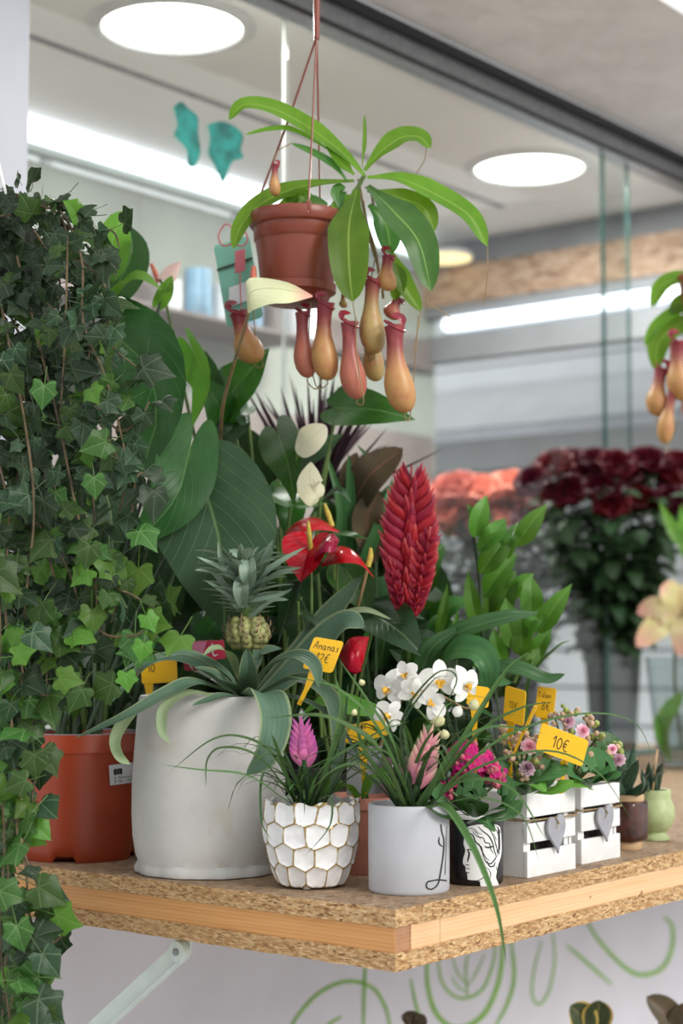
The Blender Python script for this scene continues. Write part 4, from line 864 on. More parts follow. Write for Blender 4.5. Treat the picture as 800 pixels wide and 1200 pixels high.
for sp_, w_, mt, k in (([(440, 722, 2.50), (468, 740, 2.44), (499, 772, 2.43)], 66, 'dark_leaf', dict(N=(-.1, -1, .8), fold=.25)), ([(405, 668, 2.56), (420, 690, 2.53), (430, 722, 2.53)], 56, 'anth_leaf', dict(N=(.1, -1, .3))),
    ([(392, 625, 2.55), (415, 628, 2.5), (432, 632, 2.5)], 22, 'anth_leaf', dict(N=(0, -.6, 1))), ([(372, 672, 2.50), (346, 690, 2.44), (326, 755, 2.44)], 40, 'dark_leaf', dict(N=(-.9, -1, .3), fold=.45)), ([(352, 700, 2.56), (362, 730, 2.54), (350, 790, 2.54)], 60, 'dark_leaf', {}),
    ([(380, 690, 2.58), (400, 720, 2.56), (396, 790, 2.56)], 70, 'dark_leaf', {}), ([(430, 715, 2.58), (460, 712, 2.55), (498, 726, 2.55)], 50, 'dark_leaf', dict(N=(0, -.7, 1))), ([(352, 718, 2.45), (366, 726, 2.44), (378, 740, 2.44)], 12, 'philo_grey', dict(N=(0, -1, 1)))):
    heartpart(RA, sp_, w_, mt, out=ANTH, rings=5, **k); e = P(*sp_[0]); b = rac+np.array([0, 0, .1]); mk('petiole', tube([b, (b+e)/2, e], .0025, 6), M['stem_green'], RA)
# ---------------- bronze plant, dracaena
for sp_, w_ in (([(404, 612, 2.72), (430, 560, 2.66), (472, 525, 2.66)], 44), ([(440, 650, 2.74), (470, 600, 2.7), (500, 565, 2.7)], 36), ([(415, 600, 2.72), (408, 560, 2.7), (418, 530, 2.7)], 22), ([(440, 660, 2.72), (430, 610, 2.68), (445, 575, 2.68)], 36)):
    leafpart(CR, sp_, w_, 'croton', 'oval', wave=.06); e = P(*sp_[0]); b = crc+np.array([0, 0, .1]); mk('stem', tube([b, (b+e)/2, e], .003, 6), M['stem_dark'], CR)
for sp_, w_ in (([(390, 680, 2.72), (400, 600, 2.68), (378, 520, 2.68)], 16), ([(400, 690, 2.72), (410, 590, 2.68), (408, 530, 2.66)], 18), ([(395, 640, 2.72), (440, 560, 2.68), (418, 520, 2.68)], 14), ([(410, 700, 2.7), (450, 600, 2.68), (460, 560, 2.7)], 16)): leafpart(CR, sp_, w_, 'straw', 'grass')
dcr = P(372, 585, 2.90); mk('stem', tube([drc+np.array([0, 0, .1]), P(375, 700, 2.92), dcr], .008, 8), M['stem_dark'], DR)
for i in range(46):
    a = random.uniform(-1.25, 1.3); L = random.uniform(90, 165)*(1-.25*abs(a)); x, y = 372+L*math.sin(a)*.9, 580-L*math.cos(a); Yd = 2.90+random.uniform(-.12, .12)
    leafpart(DR, [(372+random.uniform(-5, 5), 585+random.uniform(-8, 8), 2.9), (372+(x-372)*.5+random.uniform(-4, 4), 580+(y-580)*.55, (2.9+Yd)/2), (x, y, Yd)], random.uniform(5, 9), 'purple', 'grass', fold=.5, n=8, m=2)
for tip, w_ in (((283, 448), 8), ((296, 452), 10), ((328, 452), 10), ((360, 440), 8), ((352, 465), 8), ((377, 400), 7), ((392, 445), 7), ((420, 480), 8), ((523, 524), 5), ((303, 470), 8), ((345, 448), 6), ((455, 500), 6)):
    leafpart(DR, [(370, 590, 2.88), ((370+tip[0])/2, (590+tip[1])/2+4, 2.84), (*tip, 2.80)], w_, 'purple', 'grass', fold=.5, n=10, m=2)
# ---------------- pineapple plant
PL = [
 ([(284, 818, 2.33), (232, 800, 2.24), (195, 813, 2.20), (150, 838, 2.17), (86, 866, 2.16)], 25, 'pine_leaf', dict(N=(0, -.6, 1))),
 ([(284, 815, 2.36), (225, 776, 2.36), (175, 776, 2.34), (130, 824, 2.30)], 20, 'pine_leaf', dict(N=(0, -.7, 1))),
 ([(282, 812, 2.36), (262, 786, 2.34), (220, 765, 2.32), (167, 775, 2.30), (138, 790, 2.29)], 12, 'pine_leaf', dict(N=(0, -.7, 1))),
 ([(284, 818, 2.33), (266, 800, 2.28), (245, 788, 2.26), (228, 783, 2.24)], 26, 'pine_leaf', dict(N=(0, -.6, 1))),
 ([(290, 822, 2.34), (291, 790, 2.28), (289, 760, 2.27)], 25, 'pine_leaf', dict(fold=.5)),
 ([(292, 820, 2.32), (314, 782, 2.27), (346, 768, 2.22), (368, 780, 2.18), (374, 806, 2.16)], 26, 'pine_leaf', dict(N=(0, -.8, 1))),
 ([(294, 820, 2.32), (345, 795, 2.26), (383, 812, 2.22), (396, 850, 2.18), (394, 905, 2.16), (386, 925, 2.16)], 21, 'pine_leaf', dict(N=(0, -.7, .8))),
 ([(290, 815, 2.28), (312, 812, 2.20), (322, 845, 2.16), (312, 885, 2.15), (288, 908, 2.17)], 42, 'pine_leaf', dict(N=(.4, -1, .5), fold=.35)),
 ([(275, 822, 2.30), (222, 812, 2.22), (193, 830, 2.19), (190, 858, 2.18), (199, 871, 2.18)], 15, 'pine_pale', dict(N=(0, -.8, 1))),
 ([(176, 822, 2.24), (152, 838, 2.20), (136, 865, 2.19), (140, 886, 2.20), (153, 896, 2.21)], 17, 'pine_pale', dict(N=(-.3, -1, .4))),
 ([(300, 820, 2.44), (350, 772, 2.44), (385, 722, 2.44), (425, 674, 2.44)], 42, 'pine_leaf', dict(N=(-.6, -1, .3), fold=.15)),
 ([(302, 822, 2.42), (352, 778, 2.40), (385, 742, 2.38), (408, 727, 2.36), (427, 735, 2.35)], 46, 'pine_leaf', dict(N=(-.3, -1, .8), fold=.15)),
 ([(370, 745, 2.42), (400, 722, 2.40), (428, 715, 2.38), (459, 726, 2.37)], 10, 'pine_pale', dict(N=(0, -1, .6))),
 ([(275, 812, 2.42), (240, 764, 2.44), (205, 755, 2.44), (165, 762, 2.42)], 40, 'dark_leaf', dict(N=(0, -.8, 1))),
 ([(282, 800, 2.38), (268, 766, 2.32), (252, 760, 2.30), (238, 768, 2.29)], 16, 'pine_pale', dict(N=(0, -.6, 1))),
 ([(288, 818, 2.30), (262, 815, 2.24), (240, 822, 2.22), (225, 827, 2.20)], 14, 'pine_leaf', dict(N=(0, -.6, 1))),
 ([(284, 818, 2.30), (330, 815, 2.26), (366, 825, 2.22), (398, 850, 2.2), (430, 905, 2.19)], 9, 'pine_leaf', dict(N=(0, -.6, 1))),
 ([(284, 812, 2.40), (300, 770, 2.42), (312, 762, 2.42), (330, 760, 2.42)], 20, 'pine_leaf', dict(N=(0, -.8, 1))),
 ([(288, 815, 2.42), (250, 790, 2.50), (215, 780, 2.56)], 26, 'dark_leaf', dict(N=(0, -.8, 1))),
]
for sp_, w_, mt, k in PL: leafpart(WP, sp_, w_, mt, 'strap', n=22, **{**dict(fold=.4), **k})
mk('leaf', blade(PP([(355, 835, 2.28), (385, 820, 2.24), (420, 830, 2.2), (452, 834, 2.19)]), ws(30, 2.2), 'oval', (0, -1, .9), .25, 14), M['philo_light'], WP)
fc = P(290, 742, 2.34); FR = mk('fruit', lathe([(0, -.023), (.014, -.021), (.024, -.012), (.027, 0), (.025, .010), (.018, .018), (.010, .022)], fc, 24), M['eye'], WP, label='small unripe green-yellow pineapple fruit')
mk('stalk', tube([wc+np.array([.045, 0, .21]), P(290, 790, 2.35), fc], .007, 8), M['stem_green'], WP)
for i in range(5):
    n_ = (8, 10, 11, 9, 7)[i]; zz = -.015+.0077*i; rr = (.021, .0265, .028, .0265, .021)[i]
    for k in range(n_):
        a = 2*math.pi*(k+.5*(i % 2))/n_; d = np.array([math.cos(a), math.sin(a), zz*14]); c = fc+np.array([rr*math.cos(a), rr*math.sin(a), zz])
        mk('eye', lathe([(.0085, -.003), (.0078, .001), (.0050, .0035), (.0018, .0042), (0, .0035)], c-nz(d)*.001, 8, nz(d)), M['eye'], FR)
        e = c+nz(d)*.003; mk('bract_tip', blade([e, e+nz(d)*.004+np.array([0, 0, .003]), e+nz(d)*.004+np.array([0, 0, .010])], .0022, 'spike', d, .4, 4, 2), M['eyetip'], FR)
cb = P(290, 722, 2.34); ct_ = P(284, 668, 2.32); mk('crown_stem', tube([cb, ct_], [.010, .006], 8), M['stem_green'], WP)
for i in range(64):
    t = i/63; a = i*2.39996+.4; c = cb+(ct_-cb)*t; L = (.034+.042*min(1, t*1.6))*random.uniform(.85, 1.1)*(1 if t < .85 else .55); up = .15+1.0*t**1.6
    d = np.array([math.cos(a), math.sin(a), 0]); zc = np.array([0, 0, 1.]); p1 = c+d*L*.35*math.cos(up)+zc*L*.40*max(math.sin(up), .35); p2 = p1+d*L*.40*math.cos(up*.6)+zc*L*.2*math.sin(up+.1); p3 = p2+d*L*.34+zc*L*(.03 if t < .9 else .3)
    mk('crown_leaf', blade([c+d*.004, p1, p2, p3], .0046+.0038*min(1, t*1.5), 'croc', -d*.25*math.sin(up)+zc*math.cos(up)+d*-.1*t, .55, 10, 4), M['crown' if t > .12 else 'stem_green' if False else 'crown'], WP)
for x0, y0, x1, y1, x2, y2, w_ in ((286, 700, 268, 672, 230, 652, 11), (284, 690, 262, 668, 255, 634, 9), (290, 690, 306, 668, 320, 632, 17), (294, 694, 315, 668, 358, 641, 13), (294, 700, 322, 675, 353, 665, 13), (288, 705, 330, 697, 342, 690, 11), (276, 705, 250, 672, 228, 668, 11), (280, 715, 262, 695, 240, 680, 10), (285, 690, 288, 665, 296, 640, 10), (292, 725, 318, 705, 338, 703, 10), (278, 690, 270, 665, 272, 645, 8)):
    leafpart(WP, [(x0, y0, 2.33), (x1, y1, 2.31), (x2, y2, 2.29)], w_, 'crown', 'croc', name='crown_leaf', N=(0, -1, .8), fold=.5)
for x, y, w_ in ((283, 695, 18), (291, 672, 20)): leafpart(WP, [(x+2, y+18, 2.31), (x-1, y-4, 2.285), (x, y-22, 2.31)], w_, 'crown', 'oval', name='crown_leaf', fold=.5)
# ---------------- tillandsias
def tilland(t, c, z, n, seed, Lr, quill, hand, qmat):
    rr = random.Random(seed); b = np.array([c[0], c[1], CT+z])
    for i in range(n):
        az = rr.uniform(0, 2*math.pi); up = rr.uniform(.75, 1.40); L = rr.uniform(*Lr); q = arch(b+np.array([rr.uniform(-.014, .014), rr.uniform(-.012, .012), 0]), az, L, up, rr.uniform(.5, 1.1), 5)
        mk('leaf', blade(q, rr.uniform(.0022, .0038), 'grass', (-math.cos(az), -math.sin(az), 1.2), .5, 14, 2), M[rr.choice(['till', 'till', 'till_dark'])], t)
    for pts, w_, mt in hand: leafpart(t, pts, w_, mt, 'grass', N=(0, -.8, 1), fold=.5, n=22, m=2)
    qb, qt, w_ = quill; A = P(*qb); B = P(*qt); ax = B-A; Lq = np.linalg.norm(ax); ax = ax/Lq; sd = nz(np.cross(ax, [0, 1, 0])); hw = ws(w_, qb[2])
    mk('flower_stalk', tube([b, A, A+ax*Lq*.8], [.0035, .0035, .002], 6), M['till_dark'], t)
    for i in range(18):
        u = i/18; s_ = (-1, 1, 0)[i % 3]; c0 = A+ax*Lq*u*.66+sd*s_*hw*.10; fr_ = np.array([0, -.0035*(1-u*.6)*(1.3 if s_ == 0 else .6), 0]); env = .55+.45*math.sin(math.pi*min(1, u*1.1+.25))
        e = c0+ax*Lq*.36+sd*s_*hw*(.95-.45*u)+fr_; mdl = c0+ax*Lq*.17+sd*s_*hw*(.62-.25*u)*env+fr_*2
        mk('bract', blade([c0, mdl, e], hw*.46*env, 'quill', np.array([0, -1, .1])+sd*s_*.5, -.35, 9, 4), M[qmat], t)
tilland(SCP, sc, .090, 30, 11, (.09, .19), ((357, 898, 2.16), (352, 836, 2.155), 32), [
 ([(350, 945, 2.17), (335, 938, 2.13), (290, 909, 2.07), (232, 902, 2.05), (188, 896, 2.06)], 5.5, 'till'), ([(350, 945, 2.17), (304, 888, 2.11), (262, 876, 2.10), (243, 890, 2.10), (241, 923, 2.10)], 5, 'till'), ([(350, 945, 2.17), (320, 885, 2.12), (285, 864, 2.11), (248, 867, 2.10), (199, 904, 2.09)], 6, 'till'),
 ([(360, 945, 2.17), (378, 900, 2.1), (440, 860, 2.07), (480, 845, 2.07)], 6, 'till'), ([(365, 945, 2.17), (385, 895, 2.13), (400, 830, 2.12), (392, 790, 2.12)], 9, 'till'), ([(345, 945, 2.17), (310, 905, 2.1), (306, 960, 2.09), (318, 985, 2.09)], 4, 'till_dark'), ([(365, 945, 2.17), (386, 933, 2.09), (386, 968, 2.08), (355, 1006, 2.09)], 3.5, 'till_dark'),
 ([(345, 940, 2.17), (325, 880, 2.13), (318, 860, 2.12)], 8, 'till'), ([(368, 940, 2.17), (388, 890, 2.14), (402, 850, 2.14), (408, 800, 2.14)], 9, 'till_dark'), ([(372, 942, 2.17), (410, 890, 2.1), (450, 880, 2.09), (470, 910, 2.08)], 5, 'till')], 'quill1')
tilland(GP, gc, .100, 46, 23, (.10, .24), ((488, 922, 2.12), (508, 846, 2.11), 34), [
 ([(485, 948, 2.12), (440, 850, 2.06), (400, 810, 2.04), (376, 800, 2.04), (335, 792, 2.04)], 6, 'till'), ([(475, 950, 2.12), (445, 880, 2.02), (410, 852, 2.0), (370, 838, 1.99), (310, 842, 2.0)], 11, 'till'), ([(498, 948, 2.12), (519, 944, 2.06), (540, 968, 2.01), (564, 1015, 1.985), (583, 1070, 1.98), (593, 1130, 1.99)], 12, 'till'),
 ([(495, 948, 2.12), (560, 900, 2.10), (640, 880, 2.08), (700, 905, 2.08), (740, 960, 2.1)], 5, 'till'), ([(500, 945, 2.12), (580, 870, 2.12), (670, 838, 2.14), (740, 845, 2.16), (768, 893, 2.18)], 4.5, 'till'), ([(498, 948, 2.12), (545, 915, 2.05), (600, 925, 2.02), (640, 985, 2.02)], 7, 'till'), ([(500, 948, 2.12), (560, 935, 2.03), (610, 955, 2.0), (632, 1010, 2.0)], 4, 'till'),
 ([(490, 945, 2.12), (540, 870, 2.1), (590, 790, 2.1), (622, 762, 2.1)], 9, 'till'), ([(490, 945, 2.12), (560, 860, 2.12), (610, 830, 2.12), (650, 822, 2.12)], 6, 'till'), ([(480, 945, 2.12), (460, 870, 2.05), (430, 820, 2.03), (395, 770, 2.02)], 6, 'till'), ([(485, 945, 2.12), (470, 860, 2.05), (505, 800, 2.03), (528, 792, 2.02)], 4, 'till_dark'),
 ([(480, 945, 2.12), (430, 900, 2.04), (395, 900, 2.02), (360, 930, 2.02)], 5, 'till'), ([(485, 945, 2.12), (470, 850, 2.1), (510, 790, 2.08), (535, 798, 2.07), (500, 862, 2.06)], 4, 'till_dark'), ([(495, 948, 2.12), (530, 880, 2.08), (575, 852, 2.06), (640, 860, 2.05)], 8, 'till'), ([(475, 948, 2.12), (440, 900, 2.08), (420, 860, 2.07), (425, 800, 2.06)], 7, 'till')], 'quill2')
# ---------------- orchid
for pts, w_ in (([(420, 940, 2.30), (400, 915, 2.24), (375, 935, 2.22)], 26), ([(425, 940, 2.30), (440, 905, 2.24), (462, 925, 2.22)], 24), ([(420, 935, 2.32), (430, 880, 2.33), (436, 850, 2.33)], 22)): leafpart(OR, pts, w_, 'philo_light', 'oval', N=(0, -.8, 1))
stem(OR, [(425, 935, 2.32), (455, 850, 2.30), (480, 812, 2.24), (515, 815, 2.2), (545, 830, 2.18), (560, 826, 2.17)], [2.2, 2, 1.8, 1.5, 1], 'stem_tan', name='flower_stem')
stem(OR, [(430, 935, 2.32), (430, 860, 2.28), (448, 820, 2.24), (470, 815, 2.2), (505, 848, 2.16), (521, 862, 2.15)], [2, 1.8, 1.5, 1.2], 'stem_green', name='flower_stem')
def orchid(c, face, r, roll=0):
    f = nz(face); up = nz(np.array([0, 0, 1.])-f*f[2]); rt = np.cross(up, f); cr_, sr = math.cos(roll), math.sin(roll); up, rt = up*cr_+rt*sr, rt*cr_-up*sr
    o = mk('blossom', lathe([(.0025, -.004), (.003, 0), (.0015, .003), (0, .004)], c, 8, f), M['orch'], OR)
    def pet(a, L, w_, pr_, back=-.1): d = rt*math.sin(a)+up*math.cos(a); return mk('petal', blade([c-f*.001, c+d*L*.5+f*.002, c+d*L+f*back*L], w_, pr_, f, .12, 9, 4, wave=.05), M['orch'], o)
    for a in (0, 2.25, -2.25): pet(a, r, r*.33, 'oval', -.15)
    for a in (1.35, -1.35): pet(a, r*1.02, r*.52, 'bract', .05)
    mk('lip', blade([c+f*.002, c-up*r*.18+f*.006, c-up*r*.42+f*.004], r*.13, 'oval', f, .9, 6, 4), M['orch_lip'], o)
    for s_ in (1, -1): mk('petal', blade([c+f*.002, c-up*r*.1+rt*s_*r*.14+f*.005, c-up*r*.2+rt*s_*r*.26+f*.006], r*.10, 'oval', f, .4, 5, 2), M['orch_lip'], o)
for x, y, Yd, fc_, r, rl in ((456, 806, 2.14, (-.8, -1, .1), 23, .2), (484, 812, 2.13, (.5, -1, .1), 20, .5), (515, 797, 2.10, (.05, -1, .12), 25, 0), (506, 824, 2.09, (.3, -1, .4), 20, 1.1), (544, 802, 2.10, (.9, -1, .15), 24, -.3), (456, 838, 2.11, (-.2, -1, .25), 20, .6), (474, 790, 2.16, (-.3, -1, .3), 18, -.4), (495, 806, 2.14, (-.5, -1, .2), 20, .1)):
    orchid(P(x, y, Yd), fc_, r*Yd/F, rl)
for x, y, r, mt in ((536, 834, 7, 'orch'), (555, 826, 7, 'bud'), (513, 844, 9, 'bud'), (521, 861, 6, 'bud'), (424, 800, 4, 'bud'), (415, 835, 4, 'bud')):
    q = P(x, y, 2.12); mk('bud', lathe([(0, -r*.0011), (r*.0008, -r*.0006), (r*.001, 0), (r*.0007, r*.0007), (0, r*.0012)], q, 12, (random.uniform(-.6, .6), -.2, 1)), M[mt], OR)
# ---------------- kalanchoes
def floret(npet, layers, r, f0=.15):
    gs = []
    for l in range(layers):
        for k in range(npet):
            a = 2*math.pi*(k+.5*(l % 2))/npet; rr = r*(1-.19*l); d = np.array([math.cos(a), math.sin(a), 0]); z = .25*l
            gs.append(blade([d*r*.03+[0, 0, r*.1*l], d*rr*.55+[0, 0, r*(.12+z*.6)], d*rr+[0, 0, r*(.08+z)]], r*(.42 if layers == 1 else .34), 'oval', (0, 0, 1), .15, 4, 2))
    return join(gs)
FM = {'m': mesh('floret', *floret(4, 1, .0060)[:2], floret(4, 1, .0060)[2], True, M['magenta']), 'mb': None}
fg = floret(9, 5, .0115); FM['p'] = mesh('rosette', *fg[:2], fg[2], True, M['kpink'])
bg_ = lathe([(0, -.0045), (.0035, -.003), (.0044, 0), (.0032, .003), (0, .0052)], (0, 0, 0), 8)
for k, mt in (('bp', 'kbud'), ('bg', 'kgreenbud'), ('bm', 'mbud')): FM[k] = mesh('bud', bg_[0], bg_[1], bg_[2], True, M[mt])
def place(name, me, p, face, s, t, roll=None):
    o = bpy.data.objects.new(name, me); COL.objects.link(o); o.parent = t; q = Vector(nz(face)).to_track_quat('Z', 'Y'); roll = random.uniform(0, 6) if roll is None else roll
    o.matrix_basis = Matrix.Translation(Vector(p-BASE[t.name])) @ q.to_matrix().to_4x4() @ Matrix.Rotation(roll, 4, 'Z') @ Matrix.Scale(s, 4); return o
rr = random.Random(5)
hub = P(550, 945, 2.21)
for cx, cy, rx, ry, n in ((548, 893, 28, 24, 84), (578, 905, 14, 12, 20), (526, 925, 13, 13, 18), (582, 918, 12, 9, 12)):
    cc = P(cx, cy, 2.20)
    for i in range(n):
        a = rr.uniform(0, 2*math.pi); u = math.sqrt(rr.random()); dx, dy = u*math.cos(a)*rx, u*math.sin(a)*ry; dep = -.022*(1-u*u)+.012*(dy/ry)*-1*.5; p = P(cx+dx, cy+dy, 2.20+dep); f = nz([dx/rx*.8, -1, .5-dy/ry*.6])
        isb = rr.random() < (.15 if n > 20 else .55); place('bud' if isb else 'floret', FM['bm'] if isb else FM['m'], p, f, rr.uniform(.8, 1.15), BP)
    mk('flower_stem', tube([hub, (hub+cc)/2, cc], .002, 5), M['stem_green'], BP)
for sp_, w_ in (([(545, 955, 2.17), (520, 935, 2.12), (505, 915, 2.12)], 36), ([(555, 958, 2.16), (552, 935, 2.10), (556, 905, 2.12)], 40), ([(570, 955, 2.18), (590, 940, 2.13), (597, 915, 2.14)], 30), ([(560, 960, 2.16), (590, 955, 2.10), (612, 938, 2.10)], 34), ([(540, 960, 2.16), (520, 955, 2.12), (500, 945, 2.1)], 26), ([(550, 965, 2.15), (566, 960, 2.10), (580, 975, 2.09)], 20)):
    heartpart(BP, sp_, w_, 'kal_leaf', out=OVAL, N=(0, -.8, 1), rings=4, fold=.15)
def kal(label, tt, ss, flowers, buds, leaves, Y0):
    c = W(tt, ss, CT+.10); t = thing('pink_kalanchoe', label, 'flowering plant', c, 'pale pink kalanchoes in the crates'); 
    for x, y, s_ in flowers: q = P(x, y, Y0); mk('flower_stem', tube([c, (c+q)/2+np.array([0, .005, .01]), q], .0015, 5), M['stem_green'], t); place('flower', FM['p'], q, (rr.uniform(-.3, .5), -1, rr.uniform(.1, .6)), s_, t)
    for x, y, n, r in buds:
        for i in range(n):
            q = P(x+rr.gauss(0, r), y+rr.gauss(0, r), Y0+rr.uniform(-.008, .02)); place('bud', FM[rr.choice(['bp', 'bp', 'bg'])], q, (rr.uniform(-.6, .6), -.8, .6), rr.uniform(.7, 1.25), t)
        q = P(x, y+3, Y0+.005); mk('flower_stem', tube([c, (c+q)/2+np.array([0, .008, .01]), q], .0016, 5), M['stem_green'], t)
    for sp_, w_, mt in leaves: heartpart(t, sp_, w_, mt, out=OVAL, N=(0, -.8, 1), rings=5, fold=.15, wave=.06)
    mk('root_ball', lathe([(.03, -.008), (.032, .0), (.02, .004), (0, .005)], c, 16), M['soil'], t); return t
kal('pale pink double kalanchoe growing in the nearer white crate', c1[0]+.06, c1[1]+.045, [(620, 875, 1.1), (617, 901, 1.05)], [(603, 865, 9, 5), (634, 867, 8, 5), (630, 893, 7, 4), (600, 905, 5, 5), (598, 883, 5, 4), (640, 880, 6, 4), (612, 915, 4, 3), (590, 860, 6, 4), (612, 858, 5, 4)],
    [([(615, 925, 2.28), (640, 905, 2.22), (668, 900, 2.22)], 42, 'kal_leaf'), ([(610, 930, 2.26), (595, 910, 2.22), (580, 890, 2.22)], 36, 'kal_leaf'), ([(610, 932, 2.26), (605, 915, 2.21), (590, 925, 2.20)], 26, 'kal_leaf'), ([(625, 930, 2.26), (650, 925, 2.21), (672, 915, 2.21)], 26, 'philo_light'), ([(620, 930, 2.26), (628, 918, 2.21), (640, 928, 2.2)], 24, 'philo_light'), ([(630, 925, 2.34), (632, 900, 2.34), (618, 885, 2.34)], 40, 'kal_leaf')], 2.22)
kal('pale pink double kalanchoe growing in the farther white crate, behind the sign reading 10', c2[0]+.05, c2[1]+.045, [(666, 846, .9), (682, 857, 1.0), (698, 891, 1.0), (725, 890, .9), (717, 878, .7)], [(650, 838, 10, 6), (670, 838, 8, 5), (690, 845, 9, 5), (700, 862, 7, 4), (668, 856, 6, 4), (690, 884, 5, 4), (712, 888, 8, 4), (722, 876, 5, 4), (705, 900, 4, 3), (686, 866, 5, 4)],
    [([(690, 920, 2.40), (715, 910, 2.35), (728, 905, 2.35)], 24, 'kal_leaf'), ([(685, 922, 2.38), (672, 905, 2.34), (660, 890, 2.34)], 36, 'kal_leaf'), ([(690, 922, 2.38), (700, 905, 2.34), (692, 875, 2.36)], 44, 'kal_leaf'), ([(690, 925, 2.36), (680, 918, 2.33), (665, 920, 2.33)], 22, 'philo_light'), ([(700, 905, 2.44), (712, 880, 2.42), (700, 858, 2.42)], 40, 'kal_leaf')], 2.36)
# ---------------- succulents
def fatleaf(b, e, w_, N=(0, -1, .4)):
    A = np.asarray(b, float); B = np.asarray(e, float); ax = nz(B-A); sd = nz(np.cross(ax, N)); nn = np.cross(sd, ax); L = np.linalg.norm(B-A); V = []; Fc = []; k = 8
    for i in range(k+1):
        t = i/k; q = w_*(math.sin(math.pi*min(1, t*.75+.18))**.8)*(1-t**4)+.0002; c = A+ax*L*t-nn*L*.12*math.sin(math.pi*t)
        for a in (0, 60, 120, 180, 240, 300): V.append(c+sd*q*math.cos(R(a))+nn*q*(.35 if a < 180 else .55)*math.sin(R(a)))
    for i in range(k):
        for j in range(6): a = i*6+j; b_ = i*6+(j+1) % 6; Fc.append([a, b_, b_+6, a+6])
    Fc += [list(range(6))[::-1], [k*6+j for j in range(6)]]; return np.array(V), Fc
for x, y, Yd, w_ in ((716, 885, 2.50, 14), (730, 872, 2.52, 13), (744, 870, 2.56, 13), (748, 890, 2.50, 14), (720, 905, 2.45, 14), (738, 900, 2.46, 16), (752, 908, 2.48, 13), (735, 880, 2.6, 12), (708, 895, 2.52, 12), (760, 915, 2.5, 9)):
    b = bo+np.array([0, 0, .078]); mk('leaf', fatleaf(b+np.array([random.uniform(-.006, .006), random.uniform(-.006, .006), 0]), P(x, y, Yd), w_*.00062), M['succ'], BR)
for x, y, Yd, w_ in ((778, 893, 2.62, 11), (760, 892, 2.66, 11), (781, 905, 2.60, 10), (752, 900, 2.64, 10), (770, 885, 2.72, 10), (762, 905, 2.6, 9)):
    b = go+np.array([0, 0, .072]); mk('leaf', fatleaf(b+np.array([random.uniform(-.005, .005), random.uniform(-.005, .005), 0]), P(x, y, Yd), w_*.00062), M['succ_dark'], GR)
mk('stick', tube([go+np.array([-.004, 0, .06]), P(767, 900, 2.64), P(770, 878, 2.64)], .0018, 6), M['clay'], GR, label='thin wooden stick')
# ---------------- red flaming sword
def sword(t, A, B, w_, n, Yd, mt='vriesea'):
    A = P(*A); B = P(*B); ax = B-A; L = np.linalg.norm(ax); ax = ax/L; sd = nz(np.cross(ax, [0, 1, 0])); hw = ws(w_, Yd); mk('flower_stalk', tube([A-ax*.01, B], [.004, .0015], 6), M[mt], t)
    for i in range(n):
        u = i/n; s_ = 1 if i % 2 else -1; env = math.sin(math.pi*min(1, .16+u*.80))**.65; c0 = A+ax*L*u*.90; j = random.uniform(.9, 1.12); rk = (-.004, .004)[(i//2) % 2]
        e = c0+ax*L*.16*j+sd*s_*hw*env*1.10*j+np.array([0, rk, 0]); m_ = c0+ax*L*.045+sd*s_*hw*env*.50+np.array([0, -.005*env+rk, 0]); m2 = c0+ax*L*.095+sd*s_*hw*env*.86+np.array([0, -.004*env+rk, 0])
        mk('bract', blade([c0-ax*L*.02, m_, m2, e], L*.036*(.75+.3*env), 'quill', np.array([0, -1, .15])+sd*s_*.35, -.30, 10, 4), M[mt], t)
    for i in range(int(n*.35)):
        u = (i+.9)/(n*.35); env = math.sin(math.pi*min(1, .16+u*.80))**.65; c0 = A+ax*L*u*.86+np.array([0, -.004, 0]); o_ = sd*random.uniform(-.25, .25)*hw
        mk('bract', blade([c0, c0+ax*L*.06+o_*.5+np.array([0, -.007*env, 0]), c0+ax*L*.15+o_+np.array([0, -.006*env, 0])], hw*.30*env, 'quill', (0, -1, .2), -.5, 8, 4), M[mt], t)
sword(VR, (478, 724, 2.50), (482, 545, 2.48), 62, 52, 2.49)
sword(VR, (487, 712, 2.46), (504, 618, 2.42), 28, 18, 2.44); sword(VR, (470, 722, 2.49), (456, 652, 2.46), 15, 12, 2.46); sword(VR, (484, 716, 2.46), (496, 660, 2.44), 18, 10, 2.45)
stem(VR, [(478, 725, 2.50), (478, 790, 2.54), (478, 850, 2.57)], 3, 'stem_green', name='flower_stalk')
for i in range(16):
    a = 2*math.pi*i/16+.2; q = arch(vrc+np.array([0, 0, .11]), a, random.uniform(.16, .26), random.uniform(.7, 1.2), random.uniform(.5, .9), 4); mk('leaf', blade(q, .014, 'strap', (-math.cos(a), -math.sin(a), 1), .3, 12), M['straw'], VR)
